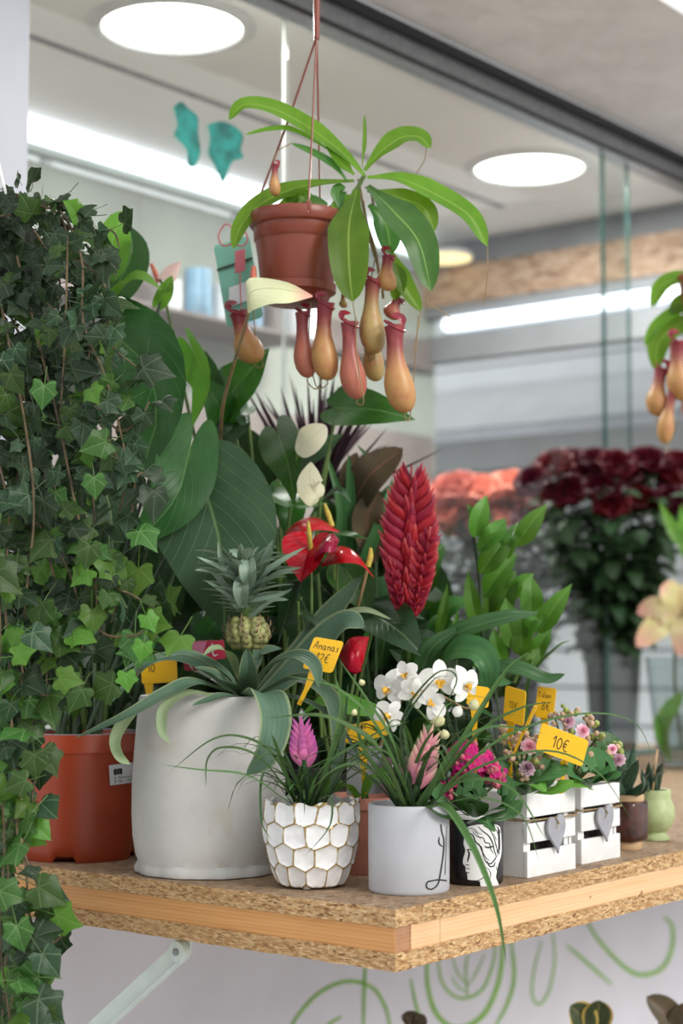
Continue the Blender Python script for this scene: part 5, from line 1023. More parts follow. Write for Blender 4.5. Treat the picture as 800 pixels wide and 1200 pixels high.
# ---------------- leafy shrub right of the spike
stem(ZZ, [(570, 800, 2.70), (565, 740, 2.68), (562, 680, 2.67), (556, 635, 2.66), (553, 600, 2.66)], [2.6, 2.4, 1.8], 'stem_dark')
stem(ZZ, [(602, 800, 2.70), (615, 765, 2.68), (628, 735, 2.66), (640, 705, 2.66)], [2.2, 1.8, 1.4], 'stem_green')
stem(ZZ, [(590, 800, 2.72), (585, 740, 2.7), (592, 680, 2.7), (606, 630, 2.7)], [2.4, 1.8, 1.4], 'stem_green')
for a, b, w_ in (((556, 630), (570, 580), 27), ((560, 645), (592, 607), 28), ((562, 672), (597, 620), 32), ((566, 700), (606, 648), 30), ((604, 640), (641, 590), 28), ((594, 655), (606, 612), 24), ((582, 730), (604, 668), 42), ((622, 722), (622, 674), 32), ((630, 742), (670, 684), 28), ((625, 775), (646, 732), 24), ((562, 740), (548, 668), 22), ((570, 730), (584, 672), 22), ((614, 770), (610, 722), 28),
    ((600, 700), (625, 672), 28), ((554, 612), (547, 590), 14), ((512, 750), (524, 684), 15), ((530, 760), (536, 714), 12), ((590, 780), (578, 735), 24), ((600, 760), (592, 700), 30), ((566, 790), (548, 745), 20), ((605, 790), (632, 760), 22), ((578, 655), (590, 628), 26), ((612, 745), (640, 712), 26)):
    Yd = random.uniform(2.62, 2.72); mid = ((a[0]+b[0])/2+random.uniform(-3, 3), (a[1]+b[1])/2, Yd-.02); heartpart(ZZ, [(*a, Yd), mid, (*b, Yd+random.uniform(-.02, .02))], w_*.9, 'zz', out=LEAFLET, rings=4, N=(random.uniform(-.6, .3), -1, random.uniform(-.1, .5)), fold=.3, name='leaflet')
bush(ZZ, zzc, (500, 600), (720, 830), (2.76, 2.84), 14, (24, 44), ['dark_leaf', 'anth_leaf'], 9)
for sp_, w_, k in (([(500, 790, 2.46), (530, 745, 2.42), (590, 724, 2.40), (630, 718, 2.42)], 26, {}), ([(512, 790, 2.44), (530, 762, 2.38), (560, 762, 2.35), (574, 785, 2.34), (571, 814, 2.35)], 36, {}), ([(560, 780, 2.44), (605, 782, 2.42), (640, 795, 2.42), (662, 790, 2.42)], 20, {}), ([(490, 800, 2.44), (505, 760, 2.42), (540, 735, 2.42)], 26, {}), ([(530, 830, 2.5), (560, 800, 2.48), (600, 800, 2.48)], 26, {})):
    leafpart(DL, sp_, w_, 'straw', 'strap', N=(-.2, -1, .7), fold=.25, n=20); e = P(*sp_[0]); b = dlc+np.array([0, 0, .08]); mk('leaf_sheath', tube([b, (b+e)/2, e], [.006, .005, .003], 6), M['stem_dark'], DL)
leafpart(ZZ, [(620, 870, 2.66), (618, 800, 2.60), (650, 760, 2.56), (668, 750, 2.56)], 5, 'till', 'grass')
# ================================================================== PRICE SIGNS AND CARDS
GL = {'A': [[(0, 0), (.45, 1), (.6, 1), (.8, 0)], [(.2, .4), (.75, .4)]], 'n': [[(0, .6), (.1, 0)], [(.05, .35), (.3, .6), (.5, .5), (.5, 0)]], 'a': [[(.5, .55), (.2, .6), (0, .3), (.15, 0), (.45, .15), (.5, .55)], [(.5, .6), (.55, 0), (.65, .05)]],
 's': [[(.5, .6), (.15, .5), (.4, .25), (.3, 0), (0, .05)]], 'l': [[(.2, 1.1), (.1, .1), (.3, 0)]], 'i': [[(.15, .6), (.15, 0)], [(.15, .85), (.17, .9)]], '1': [[(0, .7), (.3, 1), (.25, 0)]], '2': [[(0, .8), (.3, 1), (.5, .75), (.3, .35), (0, 0), (.55, .05)]],
 '0': [[(.3, 1), (.05, .7), (.05, .25), (.3, 0), (.55, .3), (.55, .75), (.3, 1)]], '8': [[(.3, 1), (.05, .8), (.5, .3), (.3, 0), (.05, .25), (.5, .8), (.3, 1)]], 'e': [[(.6, .95), (.3, 1), (.08, .6), (.1, .25), (.35, 0), (.6, .08)], [(-.05, .62), (.45, .62)], [(-.05, .4), (.42, .4)]],
 'T': [[(0, 1), (.7, 1)], [(.35, 1), (.3, 0)]], 'V': [[(0, 1), (.25, 0), (.5, 1)]], 'N': [[(0, 0), (.05, 1), (.45, 0), (.5, 1)]], 'L': [[(0, 1), (0, 0), (.45, 0)]], 'U': [[(0, 1), (.02, .25), (.28, 0), (.52, .25), (.55, 1)]], '(': [[(.3, 1.05), (.05, .6), (.1, .2), (.3, -.05)]], 'o': [[(.3, .6), (.05, .3), (.3, 0), (.5, .3), (.3, .6)]]}
def sign(label, TL, TR, BL, Y3, stake, lines, nm='price_sign', group='yellow price signs', th=.0016, mat='yellow', neck=True, rnd=.004, ink='ink'):
    """plate from three pixel corners with depths; stake: list of px points; lines: (text, x, y, size, stroke) in plate units 0..1"""
    a, b, c = P(*TL, Y3[0]), P(*TR, Y3[1]), P(*BL, Y3[2]); ex = b-a; ey = a-c; W_ = np.linalg.norm(ex); H_ = np.linalg.norm(ey); ux, uy = ex/W_, ey/H_; nn = nz(np.cross(ux, uy)); nn = nn if nn[1] < 0 else -nn
    e = P(*stake[-1]) if stake else c; t = thing(nm, label, 'sign' if nm == 'price_sign' else 'card', e, group)
    mk('plate', prism(rrect(W_, H_, min(rnd, W_*.2)), c, ux, uy, -nn*th, .0003), M[mat], t, False)
    if stake:
        q = PP(stake); L = nz(np.cross(q[-1]-q[0], nn)); w0, w1_ = (.0065, .0028); V = []; Fc = []
        C = catmull(q, 6)
        for i, p in enumerate(C):
            w_ = w0+(w1_-w0)*min(1, i/3); V += [p-L*w_, p+L*w_, p+L*w_-nn*th, p-L*w_-nn*th]
        for i in range(5):
            for j in range(4): x = i*4+j; y = i*4+(j+1) % 4; Fc.append([x, y, y+4, x+4])
        Fc += [[3, 2, 1, 0], [20, 21, 22, 23]]; mk('stake', (np.array(V), Fc), M[mat], t, False)
    for txt, x, y, sz, w_ in lines:
        cx = x
        for ch in txt:
            if ch == ' ': cx += sz*.5; continue
            for st in GL[ch]:
                k = len(st)*4; C = catmull([(cx+p[0]*sz*.75*H_/W_, y+p[1]*sz, 0) for p in st], k); V = []; Fc = []; D = tang(C*np.array([W_, H_, 1]))
                for i in range(k):
                    pp = c+ex*C[i][0]+ey*C[i][1]+nn*.0004; s_ = (-D[i][1]*ux+D[i][0]*uy)*w_/2; V += [pp-s_, pp+s_]
                for i in range(k-1): z = 2*i; Fc.append([z, z+1, z+3, z+2])
                mk('handwriting', (np.array(V), Fc), M[ink], t, False)
            cx += sz*.75*H_/W_*(max(p[0] for st in GL[ch] for p in st)+.28)
    return t
sign('yellow price sign handwritten with the plant name and 12 euros, near the red bud', (368, 746), (403, 752), (354, 783), (2.22, 2.215, 2.22), [(369, 783, 2.221), (360, 805, 2.225), (350, 826, 2.23)], [('Ananas', .10, .66, .20, .0008), ('12e', .30, .28, .26, .0009)])
sign('yellow price sign reading 10 euros, tilted in the crate of pink flowers', (635, 847), (690, 868), (627, 878), (2.20, 2.22, 2.20), [(662, 890, 2.214), (660, 905, 2.24), (658, 930, 2.26)], [('10e', .30, .30, .42, .0012)])
sign('yellow price sign reading 12 euros, standing left of the taller sign pair', (592, 803), (616, 810), (589, 844), (2.40, 2.38, 2.40), [(598, 845, 2.39), (597, 870, 2.4), (598, 930, 2.42)], [('12e', .26, .42, .18, .0008)])
sign('small yellow price sign with two handwritten lines ending in 8 euros', (630, 804), (652, 807), (626, 840), (2.44, 2.43, 2.44), [(638, 840, 2.436), (637, 860, 2.44), (634, 925, 2.45)], [('Tilan', .08, .66, .16, .0008), ('8e', .32, .26, .26, .0009)])
sign('yellow price sign mostly hidden by grassy leaves, behind the terracotta pot', (396, 852), (456, 840), (394, 874), (2.27, 2.26, 2.27), [(425, 876, 2.266), (426, 905, 2.27), (427, 930, 2.28)], [('LNT', .40, .60, .28, .0010), ('8', .55, .14, .26, .0009)])
sign('amber yellow price sign half hidden by pineapple leaves beside the ivy', (165, 776), (207, 773), (166, 802), (2.42, 2.42, 2.42), [(174, 800, 2.421), (175, 822, 2.42), (174, 850, 2.42)], [('10', .18, .52, .36, .0010)])
sign('small plain yellow sign tucked behind the orchid flowers', (548, 802), (574, 806), (546, 826), (2.26, 2.26, 2.26), [(556, 824, 2.262), (556, 850, 2.27), (556, 930, 2.3)], [])
t = thing('price_sign', 'yellow price sign seen edge on, leaning like a stick over the pink flowers', 'sign', P(601, 882, 2.21), 'yellow price signs')
A, B = P(625, 827, 2.16), P(600, 884, 2.21); ax = nz(B-A); mk('plate', obox(A, (B-A)*.55, nz(np.cross(ax, [0, 1, 0]))*.0036, [0.004, .020, 0]), M['yellow'], t, False); mk('stake', obox(A+(B-A)*.5, (B-A)*.5, nz(np.cross(ax, [0, 1, 0]))*.0034, [0, .004, 0]), M['yellow'], t, False)
# care cards
sign('grey plant care card standing behind the half hidden yellow sign', (406, 876), (447, 874), (406, 932), (2.30, 2.30, 2.30), None, [], 'care_card', 'plant care cards', .0008, 'grey_card', rnd=.001)
sign('purple-brown care card standing just left of the pale pink quill', (446, 888), (476, 886), (446, 930), (2.29, 2.29, 2.29), None, [('NV', .45, .6, .2, .0008), ('N', .25, .3, .2, .0008)], 'care_card', 'plant care cards', .0008, 'purple_card', rnd=.001, ink='card')
cc_ = sign('pink and red printed plant card behind the pineapple fruit', (212, 752), (262, 750), (216, 786), (2.44, 2.44, 2.44), None, [('(U', .12, .06, .55, .0016), ('L', .72, .5, .4, .0014)], 'care_card', 'plant care cards', .0008, 'redcard', rnd=.001, ink='card')
a_, b_, c_ = P(213, 753, 2.438), P(242, 752, 2.438), P(236, 772, 2.438); mk('pink_corner', (np.array([a_, b_, c_]), [[0, 1, 2]]), M['pinkcard'], cc_, False, label='pink corner of the card')
# ================================================================== HANGING PITCHER PLANTS
def pitcher(t, top, bot, w_, mt='pitch_a', tend=None, name='pitcher'):
    A = P(*bot); B = P(*top); ax = B-A; L = np.linalg.norm(ax); hw = ws(w_, bot[2])
    pr_ = [(0, 0), (.30, .012), (.62, .05), (.90, .14), (1.0, .26), (.97, .36), (.82, .47), (.64, .58), (.55, .70), (.54, .82), (.60, .92), (.70, 1.0), (.62, 1.0), (.5, .97), (.45, .85)]
    k = L; g = lathe([(r*hw, z*k) for r, z in pr_], A, 20, ax, False); V = g[0]; off = nz(np.cross(ax, [0, 1, .2]))*hw*.25
    for i in range(len(pr_)):
        for j in range(20): z = pr_[i][1]; V[i*20+j] += off*math.sin(z*3.0)
    o = mk(name, g, M[mt], t)
    c = B+off*math.sin(3.0); a1 = nz(ax+np.array([.25, -.3, 0])*L); X = nz(np.cross(a1, [0, 1, 0])); Yv = np.cross(a1, X); ring = [c+(X*math.cos(q)+Yv*math.sin(q))*hw*.70+a1*hw*.25*math.cos(q) for q in np.linspace(0, 2*math.pi, 17)]
    mk('rim', tube(ring, hw*.085, 6, 40, False), M['perist'], o)
    s_ = random.choice((-1, 1)); b0 = c-X*s_*hw*.6+nz(ax)*hw*.1; mk('lid', blade([b0, b0+nz(ax)*hw*.55+X*s_*hw*.1, b0+nz(ax)*hw*.65+X*s_*hw*.8], hw*.28, 'oval', (0, -1, .5), .3, 6, 2), M['perist'], o)
    if tend is not None:
        q = PP(tend); mk('tendril', tube([*q, A-nz(ax)*.006+off*.3, A+off*.1], .0009, 5), M['stem_tan'], o)
def nepleaf(t, pts, w_, mt='nep', tend=None, Y=2.42, N=(0, -1, .6), fold=.3):
    l = leafpart(t, pts, w_, mt, 'nep', Y if len(pts[0]) == 2 else None, N=N, fold=fold, n=20)
    if tend: mk('tendril', tube(PP(tend, Y if len(tend[0]) == 2 else None), .0008, 5), M['stem_tan'], l)
    return l
hy = 2.44; HB = P(348, 352, hy); HP = thing('hanging_pitcher_plant', 'tropical pitcher plant in a terracotta plastic pot hanging from a wire hanger', 'hanging plant', HB, 'hanging pitcher plants')
px = hy/F; z0 = P(348, 345, hy)[2]; HC = np.array([P(348, 300, hy)[0], hy, z0])
pk = lambda x: x*px
mk('pot', lathe([(pk(38), 0), (pk(40), pk(1)), (pk(43), pk(8)), (pk(47), pk(45)), (pk(49.5), pk(60)), (pk(49.5), pk(62)), (pk(50), pk(62.5)), (pk(51.5), pk(64)), (pk(52), pk(79)), (pk(55.5), pk(80)), (pk(57), pk(82)), (pk(57), pk(94)), (pk(56), pk(96)), (pk(54), pk(96)), (pk(52), pk(95)), (pk(51), pk(92)), (pk(50), pk(75))], HC, 64), M['terra_plastic'], HP)
mk('saucer', lathe([(pk(28), -pk(12)), (pk(36), -pk(11)), (pk(40), -pk(2)), (pk(46), pk(1)), (pk(47), pk(10)), (pk(45), pk(11)), (pk(38), pk(1))], HC, 48), M['terra_plastic'], HP); mk('soil', lathe([(pk(50), pk(84)), (pk(30), pk(88)), (0, pk(89))], HC, 24), M['soil'], HP)
TOPH = P(371, 46, hy); mk('hanger', tube([TOPH, P(371, 0, hy), P(371, -70, hy)], [.0042, .0050, .0050], 8), M['terra_plastic'], HP)
zr = z0+pk(92)
for a in (-75, 175, 60):
    e = HC+np.array([pk(55)*math.cos(R(a)), pk(55)*math.sin(R(a)), pk(92)]); mk('hanger_strand', tube([TOPH+[0, 0, .004], (TOPH+e)/2+np.array([0, 0, -.004]), e, e-[0, 0, .004]], .0016, 6), M['terra_plastic'], HP)
    mk('clip', obox(e-np.array([.004, .003, .010]), (.008, 0, 0), (0, .006, 0), (0, 0, .018), .001), M['terra_plastic'], HP)
hook = (TOPH[0], TOPH[1], ZS)
mk('hanger_rod', tube([P(371, -65, hy), np.array([P(371, -70, hy)[0], hy, ZS-.01])], .003, 6), M['steel'], HP)
ra = np.array([P(371, -70, hy)[0], hy, ZS-.012]); rail = thing('overhead_rail', 'steel rail above the frame from which the pitcher plant hangs', 'rail', ra); mk('bar', tube([ra-Vv*.06, ra+Vv*.62], .008, 8, 4), M['steel'], rail)
stem(HP, [(392, 262, 2.44), (410, 235, 2.44), (427, 205, 2.43)], [3, 3.2, 2.6], 'stem_green'); stem(HP, [(360, 262, 2.46), (385, 245, 2.46), (405, 225, 2.45)], [2.5, 2.5, 2], 'stem_green')
NL = [([(427, 206), (406, 183), (369, 153), (322, 127), (285, 122), (268, 141)], 26, 'nep', None), ([(408, 214), (390, 193), (365, 178), (341, 168)], 12, 'nep_dark', [(341, 168), (325, 177), (321, 190), (323, 196)]),
 ([(405, 188), (348, 154), (318, 151), (286, 158)], 9, 'nep', None), ([(415, 212), (369, 215), (330, 225), (299, 243), (281, 266), (273, 292)], 26, 'nep', None), ([(427, 200), (445, 178), (470, 160), (492, 160), (504, 174)], 28, 'nep', [(500, 172), (497, 188), (487, 204)]),
 ([(430, 208), (470, 209), (517, 230), (552, 254), (571, 289)], 30, 'nep', [(571, 289), (571, 320), (568, 345), (565, 358)]), ([(430, 224), (465, 230), (497, 243), (509, 271)], 28, 'nep', [(508, 270), (507, 290), (505, 300)]), ([(418, 222, 2.42), (409, 262, 2.38), (409, 310, 2.36), (413, 354, 2.36)], 50, 'nep', [(413, 354, 2.36), (416, 372, 2.36), (417, 390, 2.37)]),
 ([(430, 218, 2.43), (461, 246, 2.38), (491, 283, 2.36), (505, 342, 2.36)], 46, 'nep_dark', [(504, 342, 2.36), (500, 355, 2.36), (512, 362, 2.36), (527, 371, 2.36)]), ([(432, 240), (452, 262), (458, 298)], 34, 'nep_dark', None), ([(455, 288), (472, 330), (493, 365)], 24, 'nep', [(493, 364), (490, 385), (482, 420)]), ([(450, 300), (466, 325), (462, 352)], 22, 'nep', None), ([(424, 196), (427, 165), (427, 134)], 5, 'nep', None),
 ([(415, 205), (400, 190), (382, 168)], 16, 'nep', None), ([(345, 262), (352, 235), (385, 240)], 20, 'nep_dark', None), ([(372, 262), (352, 228), (336, 240)], 22, 'nep', None), ([(400, 250), (396, 225), (404, 218)], 18, 'nep_dark', None), ([(320, 246), (340, 236), (362, 243)], 14, 'nep', None), ([(395, 265), (400, 240), (418, 232)], 22, 'nep', None)]
for p_, w_, mt, td in NL: nepleaf(HP, p_, w_, mt, td)
for x, y in ((420, 225), (435, 240), (425, 250)): stem(HP, [(x, y-15, 2.44), (x+8, y+30, 2.44), (x+20, y+70, 2.44), (x+24, y+100, 2.44)], 1.6, 'stem_tan')
for top, bot, w_, mt, td in (((355, 366, 2.42), (361, 443, 2.42), 26, 'pitch_c', [(372, 350, 2.42), (380, 420, 2.42), (372, 455, 2.42)]), ((382, 356, 2.40), (384, 446, 2.40), 32, 'pitch_a', [(365, 340, 2.42), (362, 400, 2.42), (370, 452, 2.41)]), ((410, 378, 2.38), (419, 468, 2.38), 31, 'pitch_c', [(417, 372, 2.37), (418, 420, 2.36), (426, 470, 2.36)]),
    ((438, 328, 2.40), (439, 415, 2.40), 31, 'pitch_b', [(440, 300, 2.42), (425, 380, 2.42), (430, 420, 2.41)]), ((439, 380, 2.43), (440, 447, 2.43), 26, 'pitch_b', None), ((463, 382, 2.37), (475, 484, 2.37), 36, 'pitch_a', [(490, 370, 2.38), (485, 440, 2.38), (480, 490, 2.37)]), ((456, 300, 2.40), (455, 341, 2.40), 24, 'pitch_a', None), ((280, 366, 2.53), (300, 425, 2.53), 34, 'pitch_a', [(296, 345, 2.53), (300, 400, 2.53), (308, 428, 2.53)]),
    ((323, 193, 2.40), (323, 230, 2.40), 14, 'pitch_a', None), ((403, 345, 2.46), (403, 361, 2.46), 10, 'pitch_b', None), ((468, 350, 2.43), (458, 374, 2.43), 22, 'pitch_c', None)):
    pitcher(HP, top, bot, w_, mt, td)
# mint plant tag with a pink clip
TG = sign('mint green plant tag tucked beside the hanging terracotta pot', (250, 288), (292, 276), (266, 384), (2.56, 2.56, 2.56), None, [], 'plant_tag', 'plant care cards', .0010, 'mint', rnd=.006)
TG['category'] = 'tag'; mk('printed_bar', obox(P(254, 318, 2.557), P(296, 304, 2.557)-P(254, 318, 2.557), (0, .0008, 0), (0, 0, .004)), M['stem_dark'], TG, False); mk('printed_panel', obox(P(268, 360, 2.557), P(296, 350, 2.557)-P(268, 360, 2.557), (0, .0008, 0), (0, 0, .03)), M['card'], TG, False)
cl = thing('plastic_clip', 'pink plastic clip with looped wire holding the mint tag', 'clip', P(281, 320, 2.54)); mk('body', obox(P(275, 320, 2.54), P(287, 317, 2.54)-P(275, 320, 2.54), (0, .003, 0), (0, 0, .034), .001), M['pinkclip'], cl, False)
mk('wire_loop', tube(PP([(280, 282), (262, 288), (256, 276), (264, 263), (272, 268), (276, 285), (285, 288), (290, 280), (287, 270)], 2.54), .0014, 6, 50), M['pinkclip'], cl); mk('wire_loop', tube(PP([(281, 318), (282, 350), (284, 372)], 2.54), .0010, 6), M['pinkclip'], cl)
# second pitcher plant, farther right and out of focus
h2 = P(836, 350, 3.3); HP2 = thing('hanging_pitcher_plant', 'second hanging pitcher plant, blurred at the right edge of the frame', 'hanging plant', h2, 'hanging pitcher plants')
mk('pot', lathe([(.055, 0), (.065, .09), (.07, .10), (.068, .105), (.062, .1)], P(836, 385, 3.3), 40), M['terra_plastic'], HP2); mk('hanger', tube([P(836, 325, 3.3), np.array([P(836, 325, 3.3)[0], 3.3, ZS])], .002, 6), M['terra_plastic'], HP2)
for p_, w_ in (([(830, 335), (800, 325), (775, 335), (763, 360)], 22), ([(835, 350), (800, 360), (770, 380), (755, 405)], 16), ([(820, 365), (795, 380), (772, 400), (768, 435)], 30), ([(825, 350), (800, 352), (785, 368)], 20), ([(838, 335), (850, 300), (880, 320)], 22), ([(838, 340), (870, 350), (890, 400)], 26)): nepleaf(HP2, p_, w_, 'nep', None, 3.3)
for top, bot, w_, mt in (((776, 432, 3.27), (770, 488, 3.27), 26, 'pitch_a'), ((790, 455, 3.25), (778, 520, 3.25), 20, 'pitch_a'), ((795, 400, 3.25), (800, 470, 3.25), 30, 'pitch_a'), ((812, 430, 3.28), (815, 500, 3.28), 26, 'pitch_c')): pitcher(HP2, top, bot, w_, mt, [(top[0]+8, top[1]-30, 3.3), (top[0]+8, top[1]+20, 3.3), (bot[0]+4, bot[1]+8, 3.3)])
# ================================================================== BEHIND AND BESIDE THE GLASS: CUT FLOWERS
def rosehead(r):
    gs = []; rs = random.Random(2)
    for l, (n, rr, hh, op) in enumerate(((3, .30, .95, -.05), (4, .48, .98, .02), (5, .68, .92, .12), (6, .88, .80, .28), (6, 1.0, .60, .48))):
        for k in range(n):
            a = 2*math.pi*k/n+l*.7; d = np.array([math.cos(a), math.sin(a), 0]); gs.append(blade([d*r*.12+[0, 0, -r*.3], d*r*rr*.85+[0, 0, r*.05], d*r*(rr*.85+op*.3)+[0, 0, r*hh*.6], d*r*(rr*.8+op*.9)+[0, 0, r*hh*.8]], r*rr*.95, 'bract', d*-1+np.array([0, 0, .1]), -.45, 6, 4))
    return join(gs)
RH = rosehead(1.0); RM = {k: mesh('bloom', RH[0], RH[1], RH[2], True, M[k]) for k in ('rose_dark', 'rose_pink')}
LG = join([xf(blade([(0, 0, 0), (.03, 0, .012), (.06, 0, 0)], .016, 'oval', (0, 0, 1), .3, 5, 2), Matrix.Translation((0, 0, z)) @ Matrix.Rotation(a, 4, 'Z') @ Matrix.Rotation(b, 4, 'Y')) for z, a, b in [(-.03-.024*i, i*2.4, .3*math.sin(i*1.7)) for i in range(11)]])
LM = mesh('foliage', LG[0], LG[1], LG[2], True, M['rose_leaf'])
SM = mesh('stem', *tube([(0, 0, -.30), (0, 0, -.01)], .003, 5, 3)[:2], None, True, M['stem_dark'])
def rose(px_, py_, Yd, rpx, kind, label, grp, foot):
    p = P(px_, py_, Yd); t = thing('rose', label, 'rose', p, grp); r = rpx*Yd/F
    d = nz(p-foot); o = place('bloom', RM[kind], p, d+np.array([random.uniform(-.3, .3), -.5, .1]), r, t); 
    q = Vector(d).to_track_quat('Z', 'Y').to_matrix().to_4x4()
    L = np.linalg.norm(p-foot)
    o = bpy.data.objects.new('stem', SM); COL.objects.link(o); o.parent = t; o.matrix_basis = q @ Matrix.Diagonal((1, 1, L/.30, 1))
    for k in range(1): o = bpy.data.objects.new('foliage', LM); COL.objects.link(o); o.parent = t; o.matrix_basis = q @ Matrix.Translation((0, 0, -.02*k)) @ Matrix.Rotation(random.uniform(0, 6), 4, 'Z') @ Matrix.Scale(1.15, 4)
def vase(nm, label, c, r0, r1, h, mt):
    t = thing(nm, label, 'vase', c); mk('vessel', lathe([(r0*.9, 0), (r0, .004), ((r0+r1)/2, h*.5), (r1, h), (r1-.003, h), ((r0+r1)/2-.004, h*.5), (r0-.004, .012), (0, .012)], c, 40), M[mt], t); return t
v1 = onz(716, 884, CT); v1 = W(np.dot(v1-K0, U), GS+.12, CT); v1 = P(718, 800, v1[1]); v1[2] = CT
vase('glass_vase', 'tall dark green glass vase full of rose stems behind the window', v1, .060, .090, .44, 'vase_g')
water = mk('vase_water', lathe([(.055, .013), (.078, .30), (0, .30)], v1, 32), M['vase_g'], None, label='dark green water standing in the tall rose vase', cat='water', loc=v1)
v2 = P(600, 800, 4.75); v2[2] = CT; vase('glass_vase', 'second tall green glass vase holding the coral roses, behind the leafy shrub', v2, .060, .085, .36, 'vase_g')
ft1 = v1+np.array([0, 0, .12]); ft2 = v2+np.array([0, 0, .10])
dk = [(625, 568), (650, 548), (668, 545), (690, 560), (705, 575), (640, 590), (668, 580), (722, 548), (740, 562), (760, 545), (780, 560), (797, 545), (752, 590), (788, 590), (700, 545), (715, 595), (620, 610)]
names = {625: 'leftmost dark red rose of the bunch', 668: 'highest dark red rose, beside the coral ones', 705: 'dark red rose just left of the glass edge', 740: 'dark red rose just right of the glass edges', 797: 'dark red rose at the right frame edge'}
ORD = 'first second third fourth fifth sixth seventh eighth ninth tenth'.split()
def roselabels(l, cut, col):
    out = {}
    for nm, sel in (('upper', [q for q in l if q[1] < cut]), ('lower', [q for q in l if q[1] >= cut])):
        for i, q in enumerate(sorted(sel)): out[q] = '%s rose behind glass, %s from left in the %s row' % (col, ORD[i], nm)
    return out
RL = roselabels(dk, 565, 'dark red')
for i, (x, y) in enumerate(dk): rose(x, y-2, 4.5+random.uniform(-.15, .15), random.uniform(17, 22), 'rose_dark', RL[(x, y)], 'dark red roses behind the window', ft1+np.array([random.uniform(-.03, .03), 0, 0]))
pkr = [(518, 605), (538, 590), (560, 600), (582, 583), (602, 572), (592, 605), (614, 588), (548, 615), (575, 612), (528, 578), (560, 578)]; RL2 = roselabels(pkr, 595, 'coral pink')
for i, (x, y) in enumerate(pkr): rose(x, y, 4.75+random.uniform(-.15, .15), random.uniform(20, 26), 'rose_pink', RL2[(x, y)], 'coral roses behind the window', ft2+np.array([random.uniform(-.03, .03), 0, 0]))
def greens(name, label, c, n, xs, ys, Y0, seed):
    t = thing(name, label, 'cut foliage', c); r2 = random.Random(seed)
    for i in range(n):
        e = P(r2.uniform(*xs), r2.uniform(*ys), Y0+r2.uniform(-.15, .15)); b = c+np.array([0, 0, .1]); mk('stem', tube([b, (b+e)/2+np.array([r2.uniform(-.03, .03), 0, .02]), e], .003, 5, 8), M['stem_dark'], t); q = Vector(nz(e-b)).to_track_quat('Z', 'Y').to_matrix().to_4x4()
        for k in range(2): o = bpy.data.objects.new('foliage', LM); COL.objects.link(o); o.parent = t; o.matrix_basis = Matrix.Translation(Vector(e-c)) @ q @ Matrix.Translation((0, 0, -.08*k+.05)) @ Matrix.Rotation(r2.uniform(0, 6), 4, 'Z') @ Matrix.Scale(1.25, 4)
greens('greenery_bunch', 'dark green foliage bunched around the dark red roses', v1, 20, (625, 800), (585, 640), 4.55, 1); greens('greenery_bunch', 'dark green foliage bunched around the coral roses', v2, 22, (505, 650), (620, 690), 4.8, 2)
# clear vase with cream pink lily, right edge
v3 = onz(790, 903, CT); v3[1] += .05; v3 = P(797, 800, v3[1]); v3[2] = CT; t3 = vase('glass_vase', 'clear glass vase with a cream pink lily at the right edge', v3, .055, .085, .27, 'vase_c')
mk('vase_water', lathe([(.052, .014), (.062, .13), (0, .13)], v3, 32), M['vase_c'], None, label='water in the clear vase at the right edge', cat='water', loc=v3)
LY = thing('lily', 'cream and pink lily bloom leaning out of the clear glass vase', 'flower', P(790, 715, v3[1]))
lcn = P(795, 722, v3[1]-.02)
for a, L, w_ in ((170, 52, 26), (120, 46, 28), (210, 60, 30), (60, 50, 28), (270, 42, 28), (15, 46, 26), (190, 40, 22)):
    d = np.array([math.cos(R(a)), -.1, math.sin(R(a))]); Lm = L*v3[1]/F; mk('petal', blade([lcn, lcn+d*Lm*.55+np.array([0, -.03, .01]), lcn+d*Lm+np.array([0, -.015, -.012])], ws(w_, v3[1]), 'oval', (0, -1, .1), .2, 10), M['lily'], LY)
mk('stem', tube([lcn, P(790, 790, v3[1]), v3+np.array([0, 0, .05])], .004, 6), M['stem_dark'], LY)
mk('leaf', blade([P(800, 810, v3[1]), P(775, 850, v3[1]-.03), P(785, 895, v3[1]-.02)], .02, 'lance', (0, -1, .2), .3), M['philo_light'], LY)
for pts_, w_ in (([(800, 640), (788, 620), (772, 588)], 16), ([(806, 660), (800, 630), (798, 590)], 14)): mk('leaf', blade(PP(pts_, v3[1]), ws(w_, v3[1]), 'lance', (0, -1, .2), .3), M['philo_light'], LY)
mk('stem', tube(PP([(800, 640), (806, 680), (797, 722)], v3[1]), .003, 6), M['stem_green'], LY)
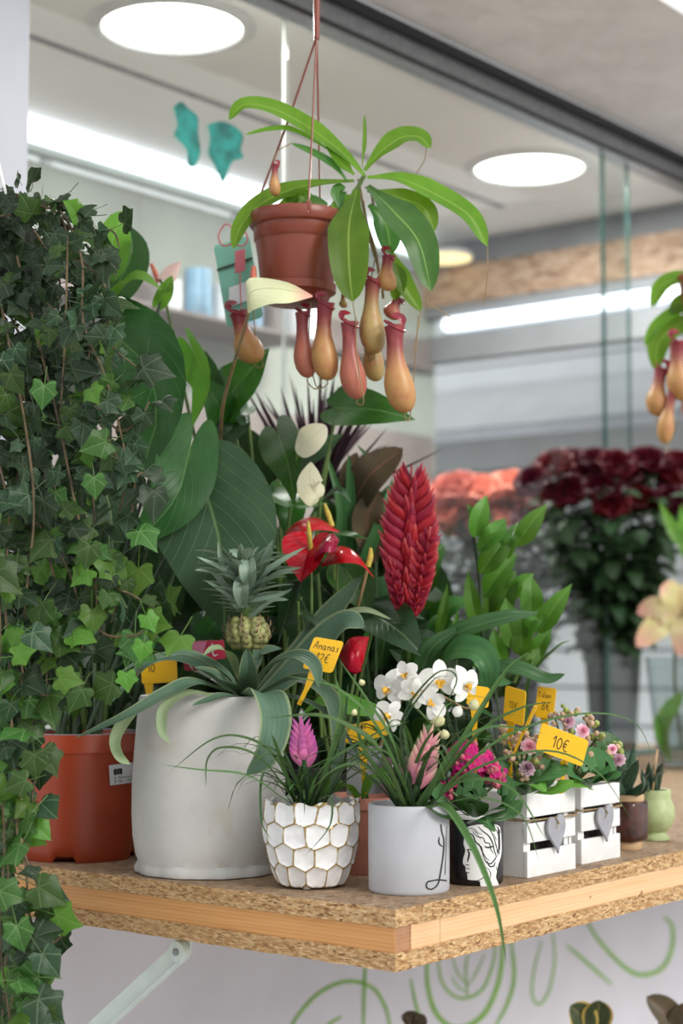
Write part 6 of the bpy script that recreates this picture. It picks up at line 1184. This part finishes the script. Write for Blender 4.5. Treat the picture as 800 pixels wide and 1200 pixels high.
# plants below the counter at the bottom edge
for nm, lb, x, pts in (('croton', 'croton plant with yellow-edged leaves poking up at the bottom edge', 690, [((690, 1215), (668, 1178), 26), ((692, 1215), (702, 1172), 26), ((685, 1220), (712, 1195), 20)]), ('dark_leaf_plant', 'dark-leaved plant at the bottom right corner of the frame', 785, [((800, 1215), (757, 1168), 24), ((795, 1220), (800, 1175), 26), ((790, 1215), (770, 1195), 18)]), ('rubber_plant', 'nearly hidden dark plant tip at the bottom edge below the counter corner', 480, [((492, 1212), (470, 1190), 16), ((490, 1215), (488, 1188), 12)])):
    Yd = 2.95; t = thing(nm, lb, 'potted plant', P(x, 1600, Yd)*[1, 1, 0]+[0, 0, 0.]); b = P(x, 1230, Yd); c = np.array([b[0], b[1], 0.])
    mk('pot', lathe(potprof(.10, .13, .24, .005, lip=.004, inner=.8), c, 36), M['black_pot'], t); mk('stem', tube([c+[0, 0, .2], b], .008, 6), M['stem_dark'], t)
    for a, e, w_ in pts: mk('leaf', blade(PP([a, ((a[0]+e[0])/2+3, (a[1]+e[1])/2-4), e], Yd), ws(w_*1.35, Yd), 'oval', (0, -1, .5), .3), M['croton' if nm != 'croton' else 'croton_edge'], t)
    for i in range(12): az = i*.52; mk('leaf', blade(arch(c+[0, 0, .3+.03*i], az, .22, .6, .4, 4), .045, 'oval', (-math.cos(az), -math.sin(az), 1), .2, 8), M['croton'], t)
# ================================================================== IVY
def ivyleaf(petx, seed):
    half = [(-.02, 0), (-.15, .12), (-.25, .26), (-.22, .42), (-.04, .50), (.10, .48), (.24, .60), (.36, .55), (.48, .38), (.62, .29), (.82, .14), (.93, .05), (1, 0)]
    rs = random.Random(seed); half = [(a+rs.uniform(-.02, .02), b*rs.uniform(.88, 1.12)) for a, b in half]; half[0] = (-.02, 0); half[-1] = (1, 0); o = outl(half, 19)
    f = rs.uniform(.1, .45); b_ = rs.uniform(-.1, -.35); V = [(0, 0, 0)]; UV = [(0, .5)]; n = len(o); Fc = []
    w1, w2 = rs.uniform(5, 8), rs.uniform(0, 6)
    for q in (.33, .68, 1):
        for u, v in o: u2, v2 = u*q, v*q; V.append((u2, v2, f*abs(v2)-.55*abs(v2)**2+b_*u2*u2+.045*q*math.sin(w1*u2+w2+3*v2))); UV.append((u2, .5+.5*v2/.65))
    Fc = [[0, 1+j, 1+(j+1) % n] for j in range(n)]+[[1+j+n*k_, 1+j+n*(k_+1), 1+(j+1) % n+n*(k_+1), 1+(j+1) % n+n*k_] for k_ in (0, 1) for j in range(n)]
    p = tube([(0, 0, -.01), (-.35, 0, -.02+petx*.3), (-.8, .1*petx, petx)], .018, 4, 5, False); k = len(V)
    return np.array(V+[tuple(x) for x in p[0]]), Fc+[[i+k for i in f_] for f_ in p[1]], np.vstack([np.array(UV), np.full((len(p[0]), 2), .5)])
IVG = [ivyleaf(px_, s) for s, px_ in enumerate((-.3, .3, -.5, .1))]
IVM = {(i, m_): mesh('leaf', g[0], g[1], g[2], True, M[m_]) for i, g in enumerate(IVG) for m_ in ('ivy_dark', 'ivy_mid', 'ivy_light')}
ib = P(-20, 330, 2.25); IV = thing('trailing_ivy', 'dense trailing ivy cascading from a white-hooked basket down the left side', 'ivy', ib)
mk('basket', lathe([(.05, 0), (.07, .01), (.085, .08), (.088, .085), (.084, .088), (.08, .08)], P(-30, 345, 2.28), 32), M['black_pot'], IV)
mk('hook_wire', tube([P(12, 246, 2.16), P(4, 215, 2.16), P(-4, 180, 2.18), P(-20, 100, 2.2), np.array([P(-20, 100, 2.22)[0], 2.22, ZS+.0])], .0020, 6), M['white_paint'], IV, label='white coated hanger wire')
VN = [  # vines, pixel paths with depth
 [(-20, 262, 2.2), (40, 240, 2.14), (75, 262, 2.10), (78, 330, 2.08), (75, 420, 2.08), (70, 490, 2.10)],
 [(-10, 260, 2.2), (60, 240, 2.12), (95, 300, 2.08), (97, 376, 2.06), (120, 432, 2.05), (139, 496, 2.05), (150, 552, 2.06), (155, 600, 2.07)],
 [(0, 330, 2.2), (60, 360, 2.12), (100, 430, 2.10), (105, 520, 2.12), (110, 600, 2.12), (112, 680, 2.12), (90, 760, 2.12)],
 [(-10, 300, 2.2), (10, 400, 2.1), (30, 500, 2.08), (40, 600, 2.08), (30, 700, 2.08), (25, 800, 2.09), (20, 900, 2.10), (15, 990, 2.10)],
 [(20, 300, 2.18), (45, 400, 2.12), (70, 500, 2.10), (90, 600, 2.08), (108, 660, 2.08), (112, 720, 2.08), (85, 780, 2.1)],
 [(60, 560, 2.16), (85, 620, 2.10), (125, 680, 2.08), (160, 700, 2.07), (188, 725, 2.06), (170, 770, 2.07), (150, 812, 2.07)],
 [(100, 690, 2.12), (118, 740, 2.08), (155, 745, 2.06), (175, 735, 2.06)],
 [(40, 700, 2.1), (25, 780, 2.08), (50, 815, 2.07), (100, 800, 2.07)],
 [(0, 650, 2.1), (10, 760, 2.07), (14, 880, 2.07), (8, 960, 2.07), (10, 1060, 2.08), (5, 1160, 2.09), (0, 1230, 2.1)],
 [(10, 850, 2.08), (25, 930, 2.06), (20, 980, 2.06), (45, 1040, 2.06), (42, 1080, 2.06), (25, 1130, 2.06), (10, 1190, 2.06)],
 [(30, 1060, 2.08), (45, 1100, 2.05), (62, 1105, 2.04), (78, 1090, 2.04)],
 [(20, 1120, 2.08), (35, 1150, 2.05), (50, 1170, 2.04), (60, 1200, 2.04)],
 [(-20, 500, 2.15), (-8, 620, 2.06), (0, 740, 2.05), (-5, 860, 2.05), (5, 980, 2.05), (0, 1100, 2.05), (15, 1220, 2.06)],
 [(30, 820, 2.1), (45, 870, 2.08), (40, 920, 2.08), (30, 1000, 2.08), (35, 1100, 2.08), (20, 1210, 2.08)],
 [(0, 226, 2.2), (20, 228, 2.15), (55, 244, 2.12), (80, 240, 2.1), (100, 258, 2.1)],
 [(50, 250, 2.14), (90, 270, 2.1), (130, 270, 2.1), (140, 290, 2.1)], [(60, 290, 2.14), (100, 310, 2.1), (125, 340, 2.08), (128, 400, 2.07), (160, 430, 2.06)],
 [(50, 380, 2.14), (90, 440, 2.1), (120, 500, 2.08), (145, 560, 2.08), (138, 610, 2.09)], [(110, 470, 2.08), (140, 505, 2.06), (165, 490, 2.05), (175, 470, 2.05)], [(155, 600, 2.07), (160, 560, 2.06), (175, 552, 2.06)],
 [(20, 430, 2.2), (40, 520, 2.2), (70, 600, 2.2), (60, 700, 2.2), (70, 800, 2.2)], [(60, 420, 2.22), (90, 500, 2.22), (100, 600, 2.22), (80, 700, 2.22)], [(-5, 340, 2.24), (30, 420, 2.24), (20, 560, 2.24), (40, 680, 2.24), (30, 800, 2.24), (20, 900, 2.2)],
 [(80, 300, 2.2), (110, 360, 2.2), (100, 460, 2.2), (125, 560, 2.2)], [(40, 270, 2.22), (70, 330, 2.22), (60, 420, 2.22), (70, 520, 2.22)], [(-15, 420, 2.1), (-5, 520, 2.1), (10, 600, 2.08), (5, 680, 2.06)], [(55, 640, 2.12), (70, 720, 2.1), (55, 790, 2.1), (60, 850, 2.1)], [(90, 620, 2.1), (130, 650, 2.08), (140, 690, 2.08), (130, 730, 2.08)],
 [(20, 610, 2.2), (90, 650, 2.2), (110, 730, 2.2), (60, 800, 2.2)], [(0, 580, 2.18), (50, 620, 2.16), (90, 700, 2.14), (60, 760, 2.14)],
]
rl = random.Random(41); cand = []
for vi, v in enumerate(VN):
    q = PP(v); C = catmull(q, 60); mk('vine', tube(q, [.0018, .0016, .0011], 5), M['vine'], IV); seg = np.linalg.norm(np.diff(C, axis=0), axis=1); cum = np.concatenate([[0], np.cumsum(seg)]); tot = cum[-1]; s_ = rl.uniform(.0, .02)
    dens = .0165 if v[2][2] < 2.18 else .0155
    while s_ < tot:
        p = np.array([np.interp(s_, cum, C[:, i]) for i in range(3)]); s_ += dens*rl.uniform(.7, 1.3)*(1.35 if p[2] < P(0, 850, 2.06)[2] else 1)
        py = 600-((p[2]-CAMZ)/p[1]-SP/CP)*F*CP; pxx = 400+p[0]/p[1]*F
        size = rl.uniform(.018, .040)*(1.15 if p[1] > 2.15 else 1)*(.85 if py < 560 else 1.0); az = rl.uniform(-1, 1); yy = 2.0
        dr = nz([rl.gauss(0, .55), rl.uniform(-.55, .1), rl.uniform(-1.1, .35)]); sg = .9 if py < 600 else .55; N = nz([rl.gauss(0, sg), -1, rl.uniform(-.3, 1.3)]); N = nz(N-dr*np.dot(N, dr))
        off = nz([rl.gauss(0, 1), rl.uniform(-1, .2), rl.gauss(0, .5)])*size*rl.uniform(.5, 1.1)
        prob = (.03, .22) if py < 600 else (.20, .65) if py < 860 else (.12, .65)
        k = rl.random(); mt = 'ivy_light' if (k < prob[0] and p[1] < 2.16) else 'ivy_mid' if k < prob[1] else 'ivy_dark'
        cand.append((p+off, dr, N, size, mt, py))
for x, y, Yd, sz, dx, dy, mt in ((168, 432, 2.03, 46, 1, .15, 'ivy_dark'), (-8, 670, 2.02, 50, .8, .55, 'ivy_mid'), (38, 742, 2.03, 38, .7, .6, 'ivy_dark'), (70, 795, 2.02, 34, .8, .1, 'ivy_light'), (52, 452, 2.03, 34, -.1, 1, 'ivy_mid'), (45, 1040, 2.02, 44, .8, .45, 'ivy_mid'), (45, 1172, 2.02, 50, .8, .7, 'ivy_dark'), (50, 1118, 2.01, 40, .7, .9, 'ivy_dark'), (172, 722, 2.03, 26, .5, .9, 'ivy_light'), (168, 755, 2.03, 26, -.2, 1, 'ivy_light'), (148, 790, 2.03, 26, .1, 1, 'ivy_light'), (40, 885, 2.03, 36, .1, 1, 'ivy_mid'), (18, 768, 2.02, 30, .7, -.2, 'ivy_light'), (125, 470, 2.03, 32, .8, .5, 'ivy_dark'), (30, 915, 2.02, 34, -.8, .3, 'ivy_mid'), (0, 1045, 2.02, 40, .8, .2, 'ivy_mid'), (20, 1085, 2.02, 38, .3, 1, 'ivy_mid'), (105, 640, 2.03, 34, -.2, 1, 'ivy_mid'), (110, 560, 2.03, 30, .1, 1, 'ivy_mid')):
    cand.append((P(x, y, Yd), nz([dx, -.1, -dy]), nz([.1, -1, .3]), sz*Yd/F*.85, mt, -1))
cand.sort(key=lambda c: (c[5] >= 0, c[0][1]))
far = []
for i, (p, dr, N, size, mt, py) in enumerate(cand):
    X = nz(dr); Z = nz(N-X*np.dot(N, X)); Yx = np.cross(Z, X); m_ = Matrix(((X[0]*size, Yx[0]*size, Z[0]*size, 0), (X[1]*size, Yx[1]*size, Z[1]*size, 0), (X[2]*size, Yx[2]*size, Z[2]*size, 0), (0, 0, 0, 1)))
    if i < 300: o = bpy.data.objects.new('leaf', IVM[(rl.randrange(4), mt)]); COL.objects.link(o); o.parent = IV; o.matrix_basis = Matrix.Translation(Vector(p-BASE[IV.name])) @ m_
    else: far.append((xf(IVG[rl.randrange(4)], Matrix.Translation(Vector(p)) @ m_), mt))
poly = [(205, 45), (240, 105), (300, 135), (400, 140), (480, 120), (560, 130), (650, 120), (760, 95), (830, 55), (880, 22), (1000, 10), (1100, 14), (1220, 30)]
for i in range(560):  # dark leaves added behind as a backdrop, deepening the shade in the gaps
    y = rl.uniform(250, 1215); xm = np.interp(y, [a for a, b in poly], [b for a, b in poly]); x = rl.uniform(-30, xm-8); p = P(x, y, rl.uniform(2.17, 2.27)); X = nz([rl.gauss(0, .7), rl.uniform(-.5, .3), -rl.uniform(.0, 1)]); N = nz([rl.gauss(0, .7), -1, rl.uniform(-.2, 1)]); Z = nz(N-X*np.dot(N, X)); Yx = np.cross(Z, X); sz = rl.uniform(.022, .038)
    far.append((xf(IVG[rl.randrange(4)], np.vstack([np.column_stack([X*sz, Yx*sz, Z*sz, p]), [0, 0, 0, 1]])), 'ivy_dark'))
for m_ in ('ivy_dark', 'ivy_mid', 'ivy_light'):
    g = [a for a, b in far if b == m_]
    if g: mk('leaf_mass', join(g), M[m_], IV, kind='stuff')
# orphan check helper data is not kept: meshes without users are dropped
for me in [m_ for m_ in bpy.data.meshes if m_.users == 0]: bpy.data.meshes.remove(me)
